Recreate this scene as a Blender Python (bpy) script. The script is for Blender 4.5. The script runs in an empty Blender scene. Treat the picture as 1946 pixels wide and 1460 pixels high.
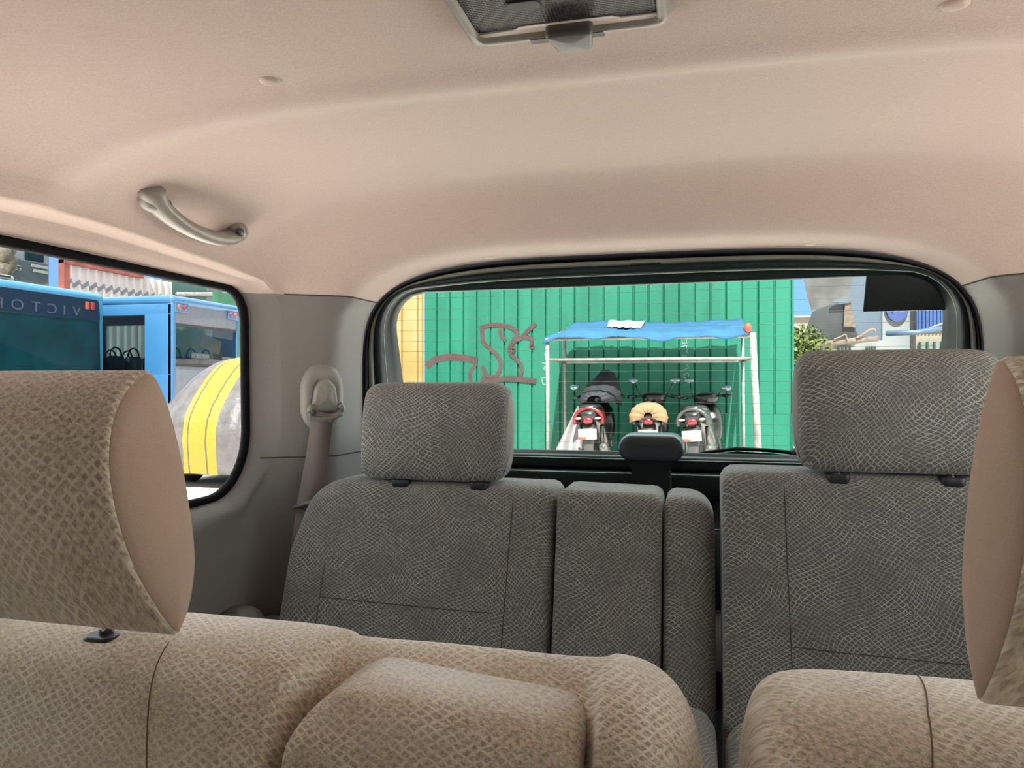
import bpy, bmesh, math, random
from mathutils import Vector, Matrix
random.seed(7)
sc = bpy.context.scene
COL = sc.collection
R = math.radians
PI = math.pi

# ------------------------------------------------------------------ camera, sky, sun, exposure
CX, CZ, YAW, F = 0.10, 1.30, R(14.0), 1400.0          # metres; the eye inside the cabin, looking to the rear
cd = bpy.data.cameras.new('camera'); cam = bpy.data.objects.new('camera', cd); COL.objects.link(cam)
cam.location = (CX, 0, CZ); cam.rotation_euler = (R(90), 0, YAW)
cd.sensor_width = 36.0; cd.lens = 36.0 * F / 1946.0; cd.clip_start = 0.02; cd.clip_end = 400
sc.camera = cam

SKY_HIGH, SKY_LOW, SKY_AHEAD, SUN_E, EXPOSURE = 1.2, 0.33, 0.4, 8.0, 1.32
w = bpy.data.worlds.new('sky'); sc.world = w; w.use_nodes = True
wt = w.node_tree; wn = wt.nodes; wn.clear()
o_ = wn.new('ShaderNodeOutputWorld'); bg = wn.new('ShaderNodeBackground'); wt.links.new(bg.outputs[0], o_.inputs[0])
tc = wn.new('ShaderNodeTexCoord'); sp = wn.new('ShaderNodeSeparateXYZ'); wt.links.new(tc.outputs['Generated'], sp.inputs[0])
mr = wn.new('ShaderNodeMapRange'); mr.interpolation_type = 'SMOOTHSTEP'      # blue near the horizon, unseen white sky above, added to light the cabin
mr.inputs['From Min'].default_value = 0.22; mr.inputs['From Max'].default_value = 0.50
wt.links.new(sp.outputs['Z'], mr.inputs['Value'])
mx = wn.new('ShaderNodeMix'); mx.data_type = 'RGBA'
m2 = wn.new('ShaderNodeMapRange'); m2.interpolation_type = 'SMOOTHSTEP'      # unseen bright sky to the sides and ahead, added for cabin light
m2.inputs['From Min'].default_value = 0.62; m2.inputs['From Max'].default_value = 0.35
wt.links.new(sp.outputs['Y'], m2.inputs['Value'])
mm = wn.new('ShaderNodeMath'); mm.operation = 'MAXIMUM'; wt.links.new(mr.outputs[0], mm.inputs[0]); wt.links.new(m2.outputs[0], mm.inputs[1])
wt.links.new(mm.outputs[0], mx.inputs['Factor'])
mx.inputs[6].default_value = (0.34 * SKY_LOW, 0.66 * SKY_LOW, 1.15 * SKY_LOW, 1)
mx.inputs[7].default_value = (1.0 * SKY_HIGH, 0.985 * SKY_HIGH, 0.96 * SKY_HIGH, 1)
m3 = wn.new('ShaderNodeMapRange'); m3.interpolation_type = 'SMOOTHSTEP'      # unseen sky ahead dimmed to hold down light from the front
m3.inputs['From Min'].default_value = -0.25; m3.inputs['From Max'].default_value = -0.75; m3.inputs['To Min'].default_value = 1.0; m3.inputs['To Max'].default_value = SKY_AHEAD
wt.links.new(sp.outputs['Y'], m3.inputs['Value'])
m4 = wn.new('ShaderNodeMapRange'); m4.inputs['From Min'].default_value = -0.6; m4.inputs['From Max'].default_value = 0.6; m4.inputs['To Min'].default_value = 1.25; m4.inputs['To Max'].default_value = 1.5  # sky strength raised towards the right to brighten the cabin
wt.links.new(sp.outputs['X'], m4.inputs['Value'])
m5 = wn.new('ShaderNodeMath'); m5.operation = 'MULTIPLY'; wt.links.new(m3.outputs[0], m5.inputs[0]); wt.links.new(m4.outputs[0], m5.inputs[1])
wt.links.new(m5.outputs[0], bg.inputs['Strength'])
wt.links.new(mx.outputs[2], bg.inputs['Color'])
sl = bpy.data.lights.new('sun', 'SUN'); sl.energy = SUN_E; sl.angle = R(0.6); sl.color = (1.0, 0.96, 0.9)
sun = bpy.data.objects.new('sun', sl); COL.objects.link(sun)
sun.rotation_euler = Vector((-0.16, 1.0, -1.2)).to_track_quat('-Z', 'Y').to_euler(); sun.location = (2, -8, 12)
sc.view_settings.view_transform = 'Standard'; sc.view_settings.look = 'None'
sc.view_settings.exposure = EXPOSURE; sc.view_settings.gamma = 1.0; sc.view_settings.use_curve_mapping = False
sc.cycles.max_bounces = 12; sc.cycles.diffuse_bounces = 8; sc.cycles.transparent_max_bounces = 24
sc.cycles.caustics_reflective = False; sc.cycles.caustics_refractive = False

# ------------------------------------------------------------------ helpers: measured points
_s, _c = math.sin(YAW), math.cos(YAW)
def ray(px, py):
    a = (px - 973.0) / F; b = (730.0 - py) / F
    return Vector((-_s + a * _c, _c + a * _s, b))
def WY(px, py, Y):                       # where the sight line meets the cross plane y = Y
    d = ray(px, py); t = Y / d.y
    return Vector((CX + t * d.x, Y, CZ + t * d.z))
def WX(px, py, X):                       # ... the lengthwise plane x = X
    d = ray(px, py); t = (X - CX) / d.x
    return Vector((X, t * d.y, CZ + t * d.z))
def sstep(a, b, x):
    t = max(0.0, min(1.0, (x - a) / (b - a))); return t * t * (3 - 2 * t)
def lerp(a, b, t): return a + (b - a) * t
def interp(tab, x):
    if x <= tab[0][0]: return tab[0][1]
    for (x0, y0), (x1, y1) in zip(tab, tab[1:]):
        if x <= x1: return lerp(y0, y1, (x - x0) / (x1 - x0))
    return tab[-1][1]

# ------------------------------------------------------------------ helpers: objects
def thing(name, label, cat, loc=(0, 0, 0), group=None, kind=None):
    o = bpy.data.objects.new(name, None); COL.objects.link(o); o.location = loc
    o.empty_display_size = 0.05
    tag(o, label, cat, group, kind); return o
def tag(o, label=None, cat=None, group=None, kind=None):
    if label: o['label'] = label
    if cat: o['category'] = cat
    if group: o['group'] = group
    if kind: o['kind'] = kind
    return o
def wloc(o):
    v = Vector((0, 0, 0))
    while o is not None: v += o.location; o = o.parent
    return v
def obj(name, bm, mats, parent=None, smooth=True, sub=0, solid=0.0, base=None, auto=None):
    """one mesh object out of a bmesh given in world coordinates"""
    bmesh.ops.recalc_face_normals(bm, faces=bm.faces) if base != 'keep' else None
    org = wloc(parent) if parent else Vector((0, 0, 0))
    own = Vector((0, 0, 0))
    if parent is None and base != 'keep0':
        vs = [v.co for v in bm.verts]
        own = Vector((sum(v.x for v in vs) / len(vs), sum(v.y for v in vs) / len(vs), min(v.z for v in vs)))
    for v in bm.verts: v.co -= org + own
    me = bpy.data.meshes.new(name); bm.to_mesh(me); bm.free()
    if smooth:
        for p in me.polygons: p.use_smooth = True
    if not isinstance(mats, (list, tuple)): mats = [mats]
    for m in mats: me.materials.append(m)
    o = bpy.data.objects.new(name, me); COL.objects.link(o)
    o.location = own
    if parent: o.parent = parent
    if smooth and auto: me.set_sharp_from_angle(angle=R(auto))
    if sub:
        m = o.modifiers.new('smooth', 'SUBSURF'); m.levels = sub; m.render_levels = sub
    if solid:
        m = o.modifiers.new('thick', 'SOLIDIFY'); m.thickness = abs(solid); m.offset = 1.0 if solid > 0 else -1.0
    return o
def struct(name, bm, mats, **k):
    o = obj(name, bm, mats, **k); o['kind'] = 'structure'; return o
def dup(root, loc):
    r = root.copy(); COL.objects.link(r); r.location = loc
    for ch in list(root.children):
        c = ch.copy(); COL.objects.link(c); c.parent = r
        for g in list(ch.children):
            d = g.copy(); COL.objects.link(d); d.parent = c
    return r

# ------------------------------------------------------------------ helpers: shapes
def B(): return bmesh.new()
def loft(bm, rings, closed=True, cap=True, mat=0):
    vr = [[bm.verts.new(p) for p in r] for r in rings]
    n = len(vr[0])
    for a, b in zip(vr, vr[1:]):
        for i in range(n if closed else n - 1):
            j = (i + 1) % n
            try: bm.faces.new((a[i], a[j], b[j], b[i])).material_index = mat
            except ValueError: pass
    if cap and closed:
        for r in (vr[0], vr[-1]):
            try: bm.faces.new(r).material_index = mat
            except ValueError: pass
    return vr
def box(bm, x0, x1, y0, y1, z0, z1, bev=0.0, seg=2, mat=0):
    t = B()
    bmesh.ops.create_cube(t, size=1)
    for v in t.verts:
        v.co = Vector((lerp(x0, x1, v.co.x + .5), lerp(y0, y1, v.co.y + .5), lerp(z0, z1, v.co.z + .5)))
    if bev:
        bmesh.ops.bevel(t, geom=list(t.edges), offset=bev, segments=seg, affect='EDGES', profile=0.5)
    merge(bm, t, mat)
def merge(bm, t, mat=0, M=None):
    mp = {}
    for v in t.verts: mp[v] = bm.verts.new(M @ v.co if M else v.co)
    for f in t.faces:
        try: bm.faces.new([mp[v] for v in f.verts]).material_index = mat
        except ValueError: pass
    t.free()
def ell(bm, c, r, seg=16, M=None):
    t = B(); bmesh.ops.create_uvsphere(t, u_segments=seg, v_segments=max(6, seg // 2), radius=1)
    for v in t.verts:
        q = Vector((v.co.x * r[0], v.co.y * r[1], v.co.z * r[2]))
        if M: q = M @ q
        v.co = q + Vector(c)
    merge(bm, t)
def frame_of(d, up=None):
    d = d.normalized(); up = Vector(up) if up else Vector((0, 0, 1)) if abs(d.z) < 0.95 else Vector((0, 1, 0))
    a = d.cross(up).normalized(); return a, d.cross(a).normalized()
def tube(bm, pts, r, n=8, closed=False, flat=1.0, up=None):
    pts = [Vector(p) for p in pts]; rings = []
    m = len(pts)
    for i, p in enumerate(pts):
        if closed: d = pts[(i + 1) % m] - pts[i - 1]
        else: d = pts[min(i + 1, m - 1)] - pts[max(i - 1, 0)]
        a, b = frame_of(d, up); rr = r[i] if isinstance(r, (list, tuple)) else r
        rings.append([p + (a * math.cos(2 * PI * k / n) + b * math.sin(2 * PI * k / n) * flat) * rr for k in range(n)])
    if closed: rings.append(rings[0]); 
    if closed:
        vr = [[bm.verts.new(p) for p in q] for q in rings[:-1]]
        for i in range(m):
            A, Bq = vr[i], vr[(i + 1) % m]
            for k in range(n):
                j = (k + 1) % n
                bm.faces.new((A[k], A[j], Bq[j], Bq[k]))
    else: loft(bm, rings)
def ribbon(bm, pts, wid, side, thick=0.0015):
    """flat strap of width wid along pts; side = direction of the width (per point or one)"""
    rings = []
    pts = [Vector(p) for p in pts]
    for i, p in enumerate(pts):
        d = (pts[min(i + 1, len(pts) - 1)] - pts[max(i - 1, 0)]).normalized()
        s = Vector(side[i] if isinstance(side, list) else side)
        s = (s - d * s.dot(d)).normalized(); nn = d.cross(s).normalized()
        wd = wid[i] if isinstance(wid, (list, tuple)) else wid
        rings.append([p - s * wd / 2 - nn * thick, p + s * wd / 2 - nn * thick, p + s * wd / 2 + nn * thick, p - s * wd / 2 + nn * thick])
    loft(bm, rings)
def rounded(poly, rad, n=6):
    out = []; m = len(poly)
    for i in range(m):
        p = Vector(poly[i]); a = Vector(poly[i - 1]); b = Vector(poly[(i + 1) % m])
        r = rad[i] if isinstance(rad, (list, tuple)) else rad
        if r <= 0: out.append(p); continue
        d1 = (a - p).normalized(); d2 = (b - p).normalized()
        ang = d1.angle(d2); t = min(r / math.tan(ang / 2), 0.49 * (a - p).length, 0.49 * (b - p).length)
        r2 = t * math.tan(ang / 2); cen = p + (d1 + d2).normalized() * (r2 / math.sin(ang / 2))
        s = p + d1 * t - cen; e = p + d2 * t - cen
        a0 = math.atan2(s.y, s.x); a1 = math.atan2(e.y, e.x); da = (a1 - a0 + PI) % (2 * PI) - PI
        for k in range(n + 1):
            q = a0 + da * k / n; out.append(cen + Vector((math.cos(q), math.sin(q))) * r2)
    return out
def resample(poly, n):
    P = [Vector(p) for p in poly]; m = len(P); L = [0]
    for i in range(m): L.append(L[-1] + (P[(i + 1) % m] - P[i]).length)
    out = []; j = 0
    for k in range(n):
        t = L[-1] * k / n
        while L[j + 1] < t: j += 1
        u = (t - L[j]) / max(1e-9, L[j + 1] - L[j]); out.append(P[j].lerp(P[(j + 1) % m], u))
    return out
def chaikin(poly, it=2):
    P = [Vector(p) for p in poly]
    for _ in range(it):
        Q = []
        for i in range(len(P)):
            a, b = P[i], P[(i + 1) % len(P)]; Q += [a.lerp(b, .25), a.lerp(b, .75)]
        P = Q
    return P
def offset(poly, d):
    """inset a counter-clockwise 2-D outline by d"""
    m = len(poly); out = []
    for i in range(m):
        a, p, b = Vector(poly[i - 1]), Vector(poly[i]), Vector(poly[(i + 1) % m])
        e = (b - a)
        if e.length < 1e-9: out.append(p); continue
        e.normalize(); out.append(p + Vector((-e.y, e.x)) * d)
    return out
def area(poly):
    return sum(poly[i - 1][0] * poly[i][1] - poly[i][0] * poly[i - 1][1] for i in range(len(poly))) / 2
def pillow(bm, poly, y0, th, r, bulge=0.0, place=None, n=120, back=True):
    """padded panel: outline in (x, z), front towards -y with rounded edge r, thickness th"""
    poly = resample(poly, n)
    if area(poly) < 0: poly = poly[::-1]
    c = Vector((sum(p.x for p in poly) / n, sum(p.y for p in poly) / n))
    rings = []
    if back:
        rings.append([(p, y0 + th) for p in offset(poly, r * .8)])
    rings.append([(p, y0 + th - r * .5) for p in poly])
    for k in range(0, 6):
        q = PI / 2 * k / 5
        rings.append([(p, y0 + r * (1 - math.sin(q))) for p in offset(poly, r * (1 - math.cos(q)))])
    inner = offset(poly, r)
    for t in (.06, .14, .24, .36, .5, .65, .8, .92, .985):
        rings.append([(p.lerp(c, t), y0 - bulge * math.sin(PI / 2 * t)) for p in inner])
    f = place or (lambda x, y, z: (x, y, z))
    loft(bm, [[f(p.x, y, p.y) for p, y in rg] for rg in rings])

# ------------------------------------------------------------------ helpers: materials
class NT:
    def __init__(s, name):
        s.m = bpy.data.materials.new(name); s.m.use_nodes = True; s.t = s.m.node_tree; s.t.nodes.clear()
        s.out = s.t.nodes.new('ShaderNodeOutputMaterial')
    def n(s, ty, **k):
        nd = s.t.nodes.new('ShaderNode' + ty)
        for a, v in k.items(): setattr(nd, a, v)
        return nd
    def l(s, a, b):
        if hasattr(a, 'is_output'): s.t.links.new(a, b)
        else: b.default_value = a
    def math(s, op, a, b=0.0, c=None):
        nd = s.n('Math', operation=op); s.l(a, nd.inputs[0]); s.l(b, nd.inputs[1])
        if c is not None: s.l(c, nd.inputs[2])
        return nd.outputs[0]
    def coord(s, k='Object'): return s.n('TexCoord').outputs[k]
    def sep(s, v):
        nd = s.n('SeparateXYZ'); s.l(v, nd.inputs[0]); return nd.outputs
    def com(s, x, y, z=0.0):
        nd = s.n('CombineXYZ'); s.l(x, nd.inputs[0]); s.l(y, nd.inputs[1]); s.l(z, nd.inputs[2]); return nd.outputs[0]
    def noise(s, v, scale, detail=2, rough=.5, out=0):
        nd = s.n('TexNoise'); s.l(v, nd.inputs['Vector']); nd.inputs['Scale'].default_value = scale
        nd.inputs['Detail'].default_value = detail; nd.inputs['Roughness'].default_value = rough; return nd.outputs[out]
    def ramp(s, v, a, b, lo=0.0, hi=1.0, smooth=True):
        nd = s.n('MapRange'); nd.interpolation_type = 'SMOOTHSTEP' if smooth else 'LINEAR'
        s.l(v, nd.inputs['Value']); s.l(a, nd.inputs['From Min']); s.l(b, nd.inputs['From Max'])
        nd.inputs['To Min'].default_value = lo; nd.inputs['To Max'].default_value = hi; return nd.outputs[0]
    def mix(s, f, a, b, blend='MIX'):
        nd = s.n('Mix', data_type='RGBA', blend_type=blend); s.l(f, nd.inputs[0])
        s.l(a if hasattr(a, 'is_output') else (*a, 1), nd.inputs[6]); s.l(b if hasattr(b, 'is_output') else (*b, 1), nd.inputs[7])
        return nd.outputs[2]
    def bsdf(s, col, rough=.6, metal=0.0, bump=None, bstr=.2, bdist=.01, spec=.5, sheen=0.0, **k):
        b = s.n('BsdfPrincipled'); s.l(col if hasattr(col, 'is_output') else (*col, 1), b.inputs['Base Color'])
        s.l(rough, b.inputs['Roughness']); s.l(metal, b.inputs['Metallic']); b.inputs['Specular IOR Level'].default_value = spec
        if sheen: b.inputs['Sheen Weight'].default_value = sheen; b.inputs['Sheen Roughness'].default_value = .5
        if bump is not None:
            nd = s.n('Bump'); nd.inputs['Strength'].default_value = bstr; nd.inputs['Distance'].default_value = bdist
            s.l(bump, nd.inputs['Height']); s.l(nd.outputs[0], b.inputs['Normal'])
        for a, v in k.items(): s.l(v, b.inputs[a])
        s.l(b.outputs[0], s.out.inputs[0]); return b
def srgb(r, g, b):
    f = lambda c: (c / 255 / 12.92) if c / 255 <= .04045 else ((c / 255 + .055) / 1.055) ** 2.4
    return (f(r), f(g), f(b))
REFL = [1.0]
def plain(name, col, rough=.6, metal=0.0, spec=.5, var=.08, scale=12, bump=0.0, **k):
    t = NT(name); col = tuple(x * REFL[0] for x in col); nz = t.noise(t.coord(), scale, 4)
    c = t.mix(t.ramp(nz, .3, .7), tuple(x * (1 - var) for x in col), tuple(min(1, x * (1 + var)) for x in col))
    fine = t.noise(t.coord(), scale * 30, 2) if bump else None
    t.bsdf(c, rough, metal, spec=spec, bump=fine, bstr=bump, bdist=.002, **k); return t.m
def net_fabric(name, base, base2, line, p, amp, ws, wid, fuzz, fuzz_scale, strength, sheen, seed=0.0, jitter=.9, patch=.35):
    """woven upholstery with a warped diamond net of pale threads"""
    t = NT(name); x, y, z = t.sep(t.coord())
    u = t.math('ADD', t.math('MULTIPLY_ADD', y, .35, x), seed); v = t.math('ADD', z, t.math('MULTIPLY', y, .8))
    uv = t.com(u, v)
    wr = t.sep(t.noise(uv, ws, 1, .4, out=1))
    u2 = t.math('MULTIPLY_ADD', t.math('SUBTRACT', wr[0], .5), amp, u)
    v2 = t.math('MULTIPLY_ADD', t.math('SUBTRACT', wr[1], .5), amp, t.math('MULTIPLY', v, 1.15))
    jit = t.math('MULTIPLY', t.math('SUBTRACT', t.noise(uv, .8 / p, 2), .5), p * jitter)
    ls = []
    for sgn in ('ADD', 'SUBTRACT'):
        a = t.math('DIVIDE', t.math('ADD', t.math(sgn, u2, v2), jit), p * 1.4)
        pp = t.math('PINGPONG', a, .5)
        ls.append(t.ramp(pp, wid * .5, wid * 1.3, 1, 0))
    f = t.math('MAXIMUM', ls[0], ls[1])
    f = t.math('MULTIPLY', f, t.ramp(t.noise(uv, .7 / p, 2), .25, .6, .35, 1))
    f = t.math('MULTIPLY', f, t.math('MULTIPLY', t.ramp(t.noise(uv, 13, 2), .35, .6, patch, 1), strength))
    fz = t.noise(uv, fuzz_scale, 3, .7)
    bc = t.mix(t.ramp(fz, .36, .64), base, base2)
    bc = t.mix(t.math('MULTIPLY', t.ramp(t.noise(uv, 9, 2), .35, .7), .35), bc, base2)
    c = t.mix(f, bc, line)
    h = t.math('ADD', t.math('MULTIPLY', fz, fuzz), f)
    t.bsdf(c, .95, bump=h, bstr=.35, bdist=.002, spec=.15, sheen=sheen); return t.m
def woven(name, col, scale=500, bstr=.25, var=.07):
    t = NT(name); fz = t.noise(t.coord(), scale, 3, .65); big = t.noise(t.coord(), 6, 3)
    c = t.mix(t.ramp(fz, .3, .7), tuple(x * (1 - var) for x in col), tuple(x * (1 + var) for x in col))
    c = t.mix(t.math('MULTIPLY', t.ramp(big, .35, .7), .12), c, tuple(x * .85 for x in col))
    t.bsdf(c, .95, bump=fz, bstr=bstr, bdist=.002, spec=.2, sheen=.15); return t.m
def glass(name, tint, refl=.6, rough=0.02):
    t = NT(name); tr = t.n('BsdfTransparent'); tr.inputs[0].default_value = (*tint, 1)
    gl = t.n('BsdfGlossy'); gl.inputs['Roughness'].default_value = rough
    lw = t.n('LayerWeight'); lw.inputs[0].default_value = .5
    fres = t.math('MULTIPLY_ADD', t.math('POWER', lw.outputs['Facing'], 5.0), .9, .04)
    mxs = t.n('MixShader'); t.l(t.math('MULTIPLY', fres, refl), mxs.inputs[0])
    t.l(tr.outputs[0], mxs.inputs[1]); t.l(gl.outputs[0], mxs.inputs[2]); t.l(mxs.outputs[0], t.out.inputs[0]); return t.m

M = {}
HEAD, TRIM = (.505, .405, .360), (.185, .180, .172)
M['headliner'] = woven('headliner_fabric', HEAD, 420, .3)
M['trim'] = plain('pillar_plastic', TRIM, .55, bump=.08, scale=8, var=.03)
def wall_trim():                         # plastic pillar trim below, roof-lining cloth above the seam line
    t = NT('side_trim'); x, y, z = t.sep(t.coord()); fz = t.noise(t.coord(), 420, 3, .65)
    up = t.math('GREATER_THAN', z, CZ + .1715)
    cl = t.mix(t.ramp(fz, .3, .7), tuple(v * .93 for v in HEAD), tuple(v * 1.07 for v in HEAD))
    t.bsdf(t.mix(up, TRIM, cl), t.math('MULTIPLY_ADD', up, .4, .55), bump=fz, bstr=.2, bdist=.002, spec=.3); return t.m
M['wall_trim'] = wall_trim()
M['seam'] = plain('seam_shadow_gap', (.05, .045, .04), .9)
M['seam_tan'] = plain('brown_seam', (.16, .10, .06), .9)
M['rubber'] = plain('black_rubber', (.004, .004, .005), .7, spec=.08)
M['black_plastic'] = plain('black_plastic', (.008, .017, .018), .5, bump=.05, spec=.22)
M['grey_strip'] = plain('grey_strip', (.16, .17, .155), .5)
M['edge_line'] = plain('edge_highlight', (.5, .55, .53), .5)  # pale line colour: highlights painted along the frame and ledge edges
M['lamp_plastic'] = plain('stop_lamp_plastic', (.02, .035, .045), .28, spec=.6)
M['guide'] = plain('guide_plastic', (.010, .013, .020), .4)
M['row3'] = net_fabric('grey_net_upholstery', (.076, .079, .075), (.132, .136, .130), (.40, .415, .395), .0066, .056, 9.0, .115, .6, 800, .85, .25, 0.0, 1.0, .6)
M['row3_plain'] = woven('grey_plain_upholstery', (.27, .26, .235), 700, .2)
M['row2'] = net_fabric('tan_velour_upholstery', (.34, .27, .185), (.70, .61, .47), (.95, .91, .81), .0070, .034, 9.0, .17, 1.0, 260, .62, .6, 3.3, 1.1, .15)
M['row2_plain'] = woven('tan_plain_upholstery', (.50, .38, .295), 900, .15, .05)
M['belt'] = woven('belt_webbing', (.17, .15, .145), 900, .15, .05)
M['belt_plastic'] = plain('belt_plastic', (.24, .235, .22), .45, var=.02)
M['belt_dark'] = plain('belt_tongue_plastic', (.10, .095, .12), .4)
M['chrome'] = plain('chrome', (.75, .75, .75), .15, 1.0)
M['cap'] = plain('cap_plastic', (.50, .40, .335), .5, var=.02)
M['handle'] = plain('handle_plastic', (.23, .21, .185), .4, var=.02, spec=.6)
M['dark_hole'] = plain('screw_recess', (.04, .04, .045), .4)
M['carpet'] = woven('floor_carpet', (.45, .39, .32), 300, .4)
M['glass_side'] = glass('side_glass', (.88, .905, .90), .06)
M['glass_rear'] = glass('rear_glass', (.90, .95, .93), .10)
M['tint'] = plain('black_tint_film', (.008, .013, .013), .25)
M['wire'] = plain('defroster_wire', (.30, .33, .30), .5)

# ------------------------------------------------------------------ the cabin shell
CONST_W = [(-1, .70), (1.245, .70), (1.262, .694), (1.315, .610), (1.335, .594), (1.44, .586)]
HTAB = [(-1.0, .270), (.2, .280), (.60, .298), (.665, .298), (.69, .2935), (.715, .2965), (.76, .312), (.9, .324), (1.06, .334),
        (1.15, .335), (1.19, .323), (1.285, .266), (1.305, .2565), (1.33, .2525), (1.44, .2535)]
def Wd(Y): return sum(interp(CONST_W, Y + d) for d in (-.008, 0, .008)) / 3
def Hd(Y): return sum(interp(HTAB, Y + d) for d in (-.014, -.007, 0, .007, .014)) / 5
def half(Y, z):                          # half-width of the cabin at height z (relative to the eye)
    if z <= 0: return Wd(Y) + .02 * min(1, -z / .5) * (1 - sstep(1.2, 1.34, Y))
    return Wd(Y) * max(1e-4, 1 - (z / Hd(Y)) ** 4) ** .25
def ztop(Y): return lerp(.232, .172, sstep(1.12, 1.27, Y))
def frange(a, b, n): return [a + (b - a) * i / (n - 1) for i in range(n)]

ys = frange(-1.15, .55, 18) + frange(.58, .80, 34) + frange(.84, 1.10, 9) + frange(1.115, 1.44, 44)
rings = []
for Y in ys:
    H = Hd(Y); zt = ztop(Y); us = (1 - (zt / H) ** 4) ** .25
    r = []
    for i in range(81):
        t = -1 + 2 * i / 80
        u = us * math.sin(PI / 2 * t) ; u = max(-us, min(us, lerp(us * t, u, .85)))
        z = H * (1 - u ** 4) ** .25
        r.append((Wd(Y) * u, Y, CZ + z))
    lip = 1 - sstep(1.14, 1.20, Y); e0 = (r[0][0] - .013 * lip, Y, r[0][2] - .012 * lip); e1 = (r[-1][0] + .013 * lip, Y, r[-1][2] - .012 * lip)
    rings.append([e0] + r + [e1])
bm = B(); loft(bm, rings, closed=False)
ceiling = struct('ceiling', bm, M['headliner'], base='keep0')

# side walls: rings from the window outline out to the edge of the wall
WIN = rounded([(.30, -.205), (1.245, -.205), (1.238, .178), (.30, .178)], [.07, .115, .06, .05], 10)
def ray_hit(poly, c, ang):
    d = Vector((math.cos(ang), math.sin(ang))); best = None
    for i in range(len(poly)):
        a, b = Vector(poly[i - 1]) - c, Vector(poly[i]) - c; e = b - a
        den = d.x * e.y - d.y * e.x
        if abs(den) < 1e-12: continue
        t = (a.x * e.y - a.y * e.x) / den; s = (a.x * d.y - a.y * d.x) / den
        if t > 0 and -1e-6 <= s <= 1 + 1e-6: best = t if best is None else max(best, t)
    return best
edge = [(.18, -.95), (1.44, -.95)] + [(Y, ztop(Y)) for Y in frange(1.44, .18, 60)]
wc = Vector((.80, -.02))
def wall(sign, name):
    angs = [2 * PI * i / 240 for i in range(240)]
    for y_, z_ in ((.18, -.95), (1.44, -.95), (1.44, ztop(1.44)), (.18, ztop(.18))):
        angs.append(math.atan2(z_ - wc.y, y_ - wc.x) % (2 * PI))
    angs = sorted(set(angs)); ring = []
    profile = [(0.0, .735), (.006, .728), (.014, .716), (.022, .707), (.030, .702)]
    rows = []
    for a in angs:
        d = Vector((math.cos(a), math.sin(a))); r0 = ray_hit(WIN, wc, a); r1 = ray_hit(edge, wc, a)
        low = 1 + 1.1 * sstep(.1, .9, -d.y) ; col = []
        gap = r1 - r0
        for off, X in profile:
            p = wc + d * (r0 + min(off * low, gap * .9)); col.append((p, X, off))
        o0 = min(.030 * low, gap * .9)
        for k in range(1, 15):
            t = (k / 14) ** 1.6; p = wc + d * lerp(r0 + o0, r1, t); col.append((p, None, t))
        rows.append(col)
    bm = B(); V = []
    for col in rows:
        vs = []
        for p, X, t in col:
            h = half(p.x, p.y)
            if X is None: X = max(lerp(.702, h, sstep(0, .18, t)) if p.x < 1.2 else h, 0) if t < .18 else h
            else: X = X if p.x < 1.18 or X > .7 else X
            if p.x > 1.22 and X < .703: X = min(X, max(h, .0))
            vs.append(bm.verts.new((sign * X, p.x, CZ + p.y)))
        V.append(vs)
    n = len(V)
    for i in range(n):
        a, b = V[i], V[(i + 1) % n]
        for k in range(len(a) - 1):
            f = bm.faces.new((a[k], b[k], b[k + 1], a[k + 1]))
    return struct(name, bm, M['wall_trim'], base='keep0')
wl = wall(-1, 'wall_left'); wr_ = wall(1, 'wall_right')
# seams in the pillar trim, moulded armrest and wheel arch on the side wall
def on_wall(Y, z, sign=-1, d=0.0): return (sign * (half(Y, z) - d), Y, CZ + z)
for sg, wobj in ((-1, wl), (1, wr_)):
    bm = B(); tube(bm, [on_wall(Y, ztop(Y) - .0005, sg, .0005) for Y in frange(1.262, 1.44, 30)], .0014, 6)
    obj('trim_seam', bm, M['seam'], wobj)
    bm = B(); tube(bm, [(sg * .731, 1.2495, CZ - .142), (sg * .712, 1.2535, CZ - .142)] + [on_wall(Y, -.142, sg, .0003) for Y in frange(1.262, 1.44, 30)], .0013, 6)
    obj('trim_seam', bm, M['seam'], wobj)
    bm = B(); tube(bm, [(sg * .7345, p.x, CZ + p.y) for p in resample(WIN, 120)], .0085, 8, closed=True, up=(1, 0, 0))
    obj('window_seal', bm, M['rubber'], wobj)
    bm = B()
    pillow(bm, rounded([(.72, -.66), (1.23, -.66), (1.23, -.46), (1.19, -.395), (.72, -.47)], [.03, .03, .05, .05, .03]), 0, .06, .02,
           place=lambda x, y, z: (sg * (.70 + y * .8 - .035), x, CZ + z))
    obj('armrest_panel', bm, M['trim'], wobj)
    bm = B(); ell(bm, (sg * .66, 1.20, CZ - .63), (.12, .17, .20), 32); obj('wheel_arch_cover', bm, M['trim'], wobj)
for sg, nm in ((-1, 'window_1'), (1, 'window_2')):
    bm = B(); pillow(bm, WIN, 0, .004, .001, place=lambda x, y, z: (sg * (.735 + y), x, CZ + z))
    struct(nm, bm, M['glass_side'], base='keep0')
M['glass_darkened'] = glass('light_cutting_glass', (.10, .10, .10), .3); M['glass_door'] = glass('door_glass', (.41, .42, .42), .2); M['glass_dim'] = glass('light_cutting_door_glass', (.29, .30, .30), .2)  # unseen windscreen and door panes, darkened to cut light from the front
for nm, b_ in (('window_3', (-.69, .69, -1.12, -1.115, -.23, .27)), ('window_4', (-.715, -.711, -.52, .18, -.23, .24)), ('window_5', (.711, .715, -.52, .18, -.23, .24))):
    bm = B(); box(bm, *b_[:4], CZ + b_[4], CZ + b_[5]); struct(nm, bm, M[{'window_3': 'glass_darkened', 'window_4': 'glass_dim', 'window_5': 'glass_door'}[nm]], smooth=False)
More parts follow.
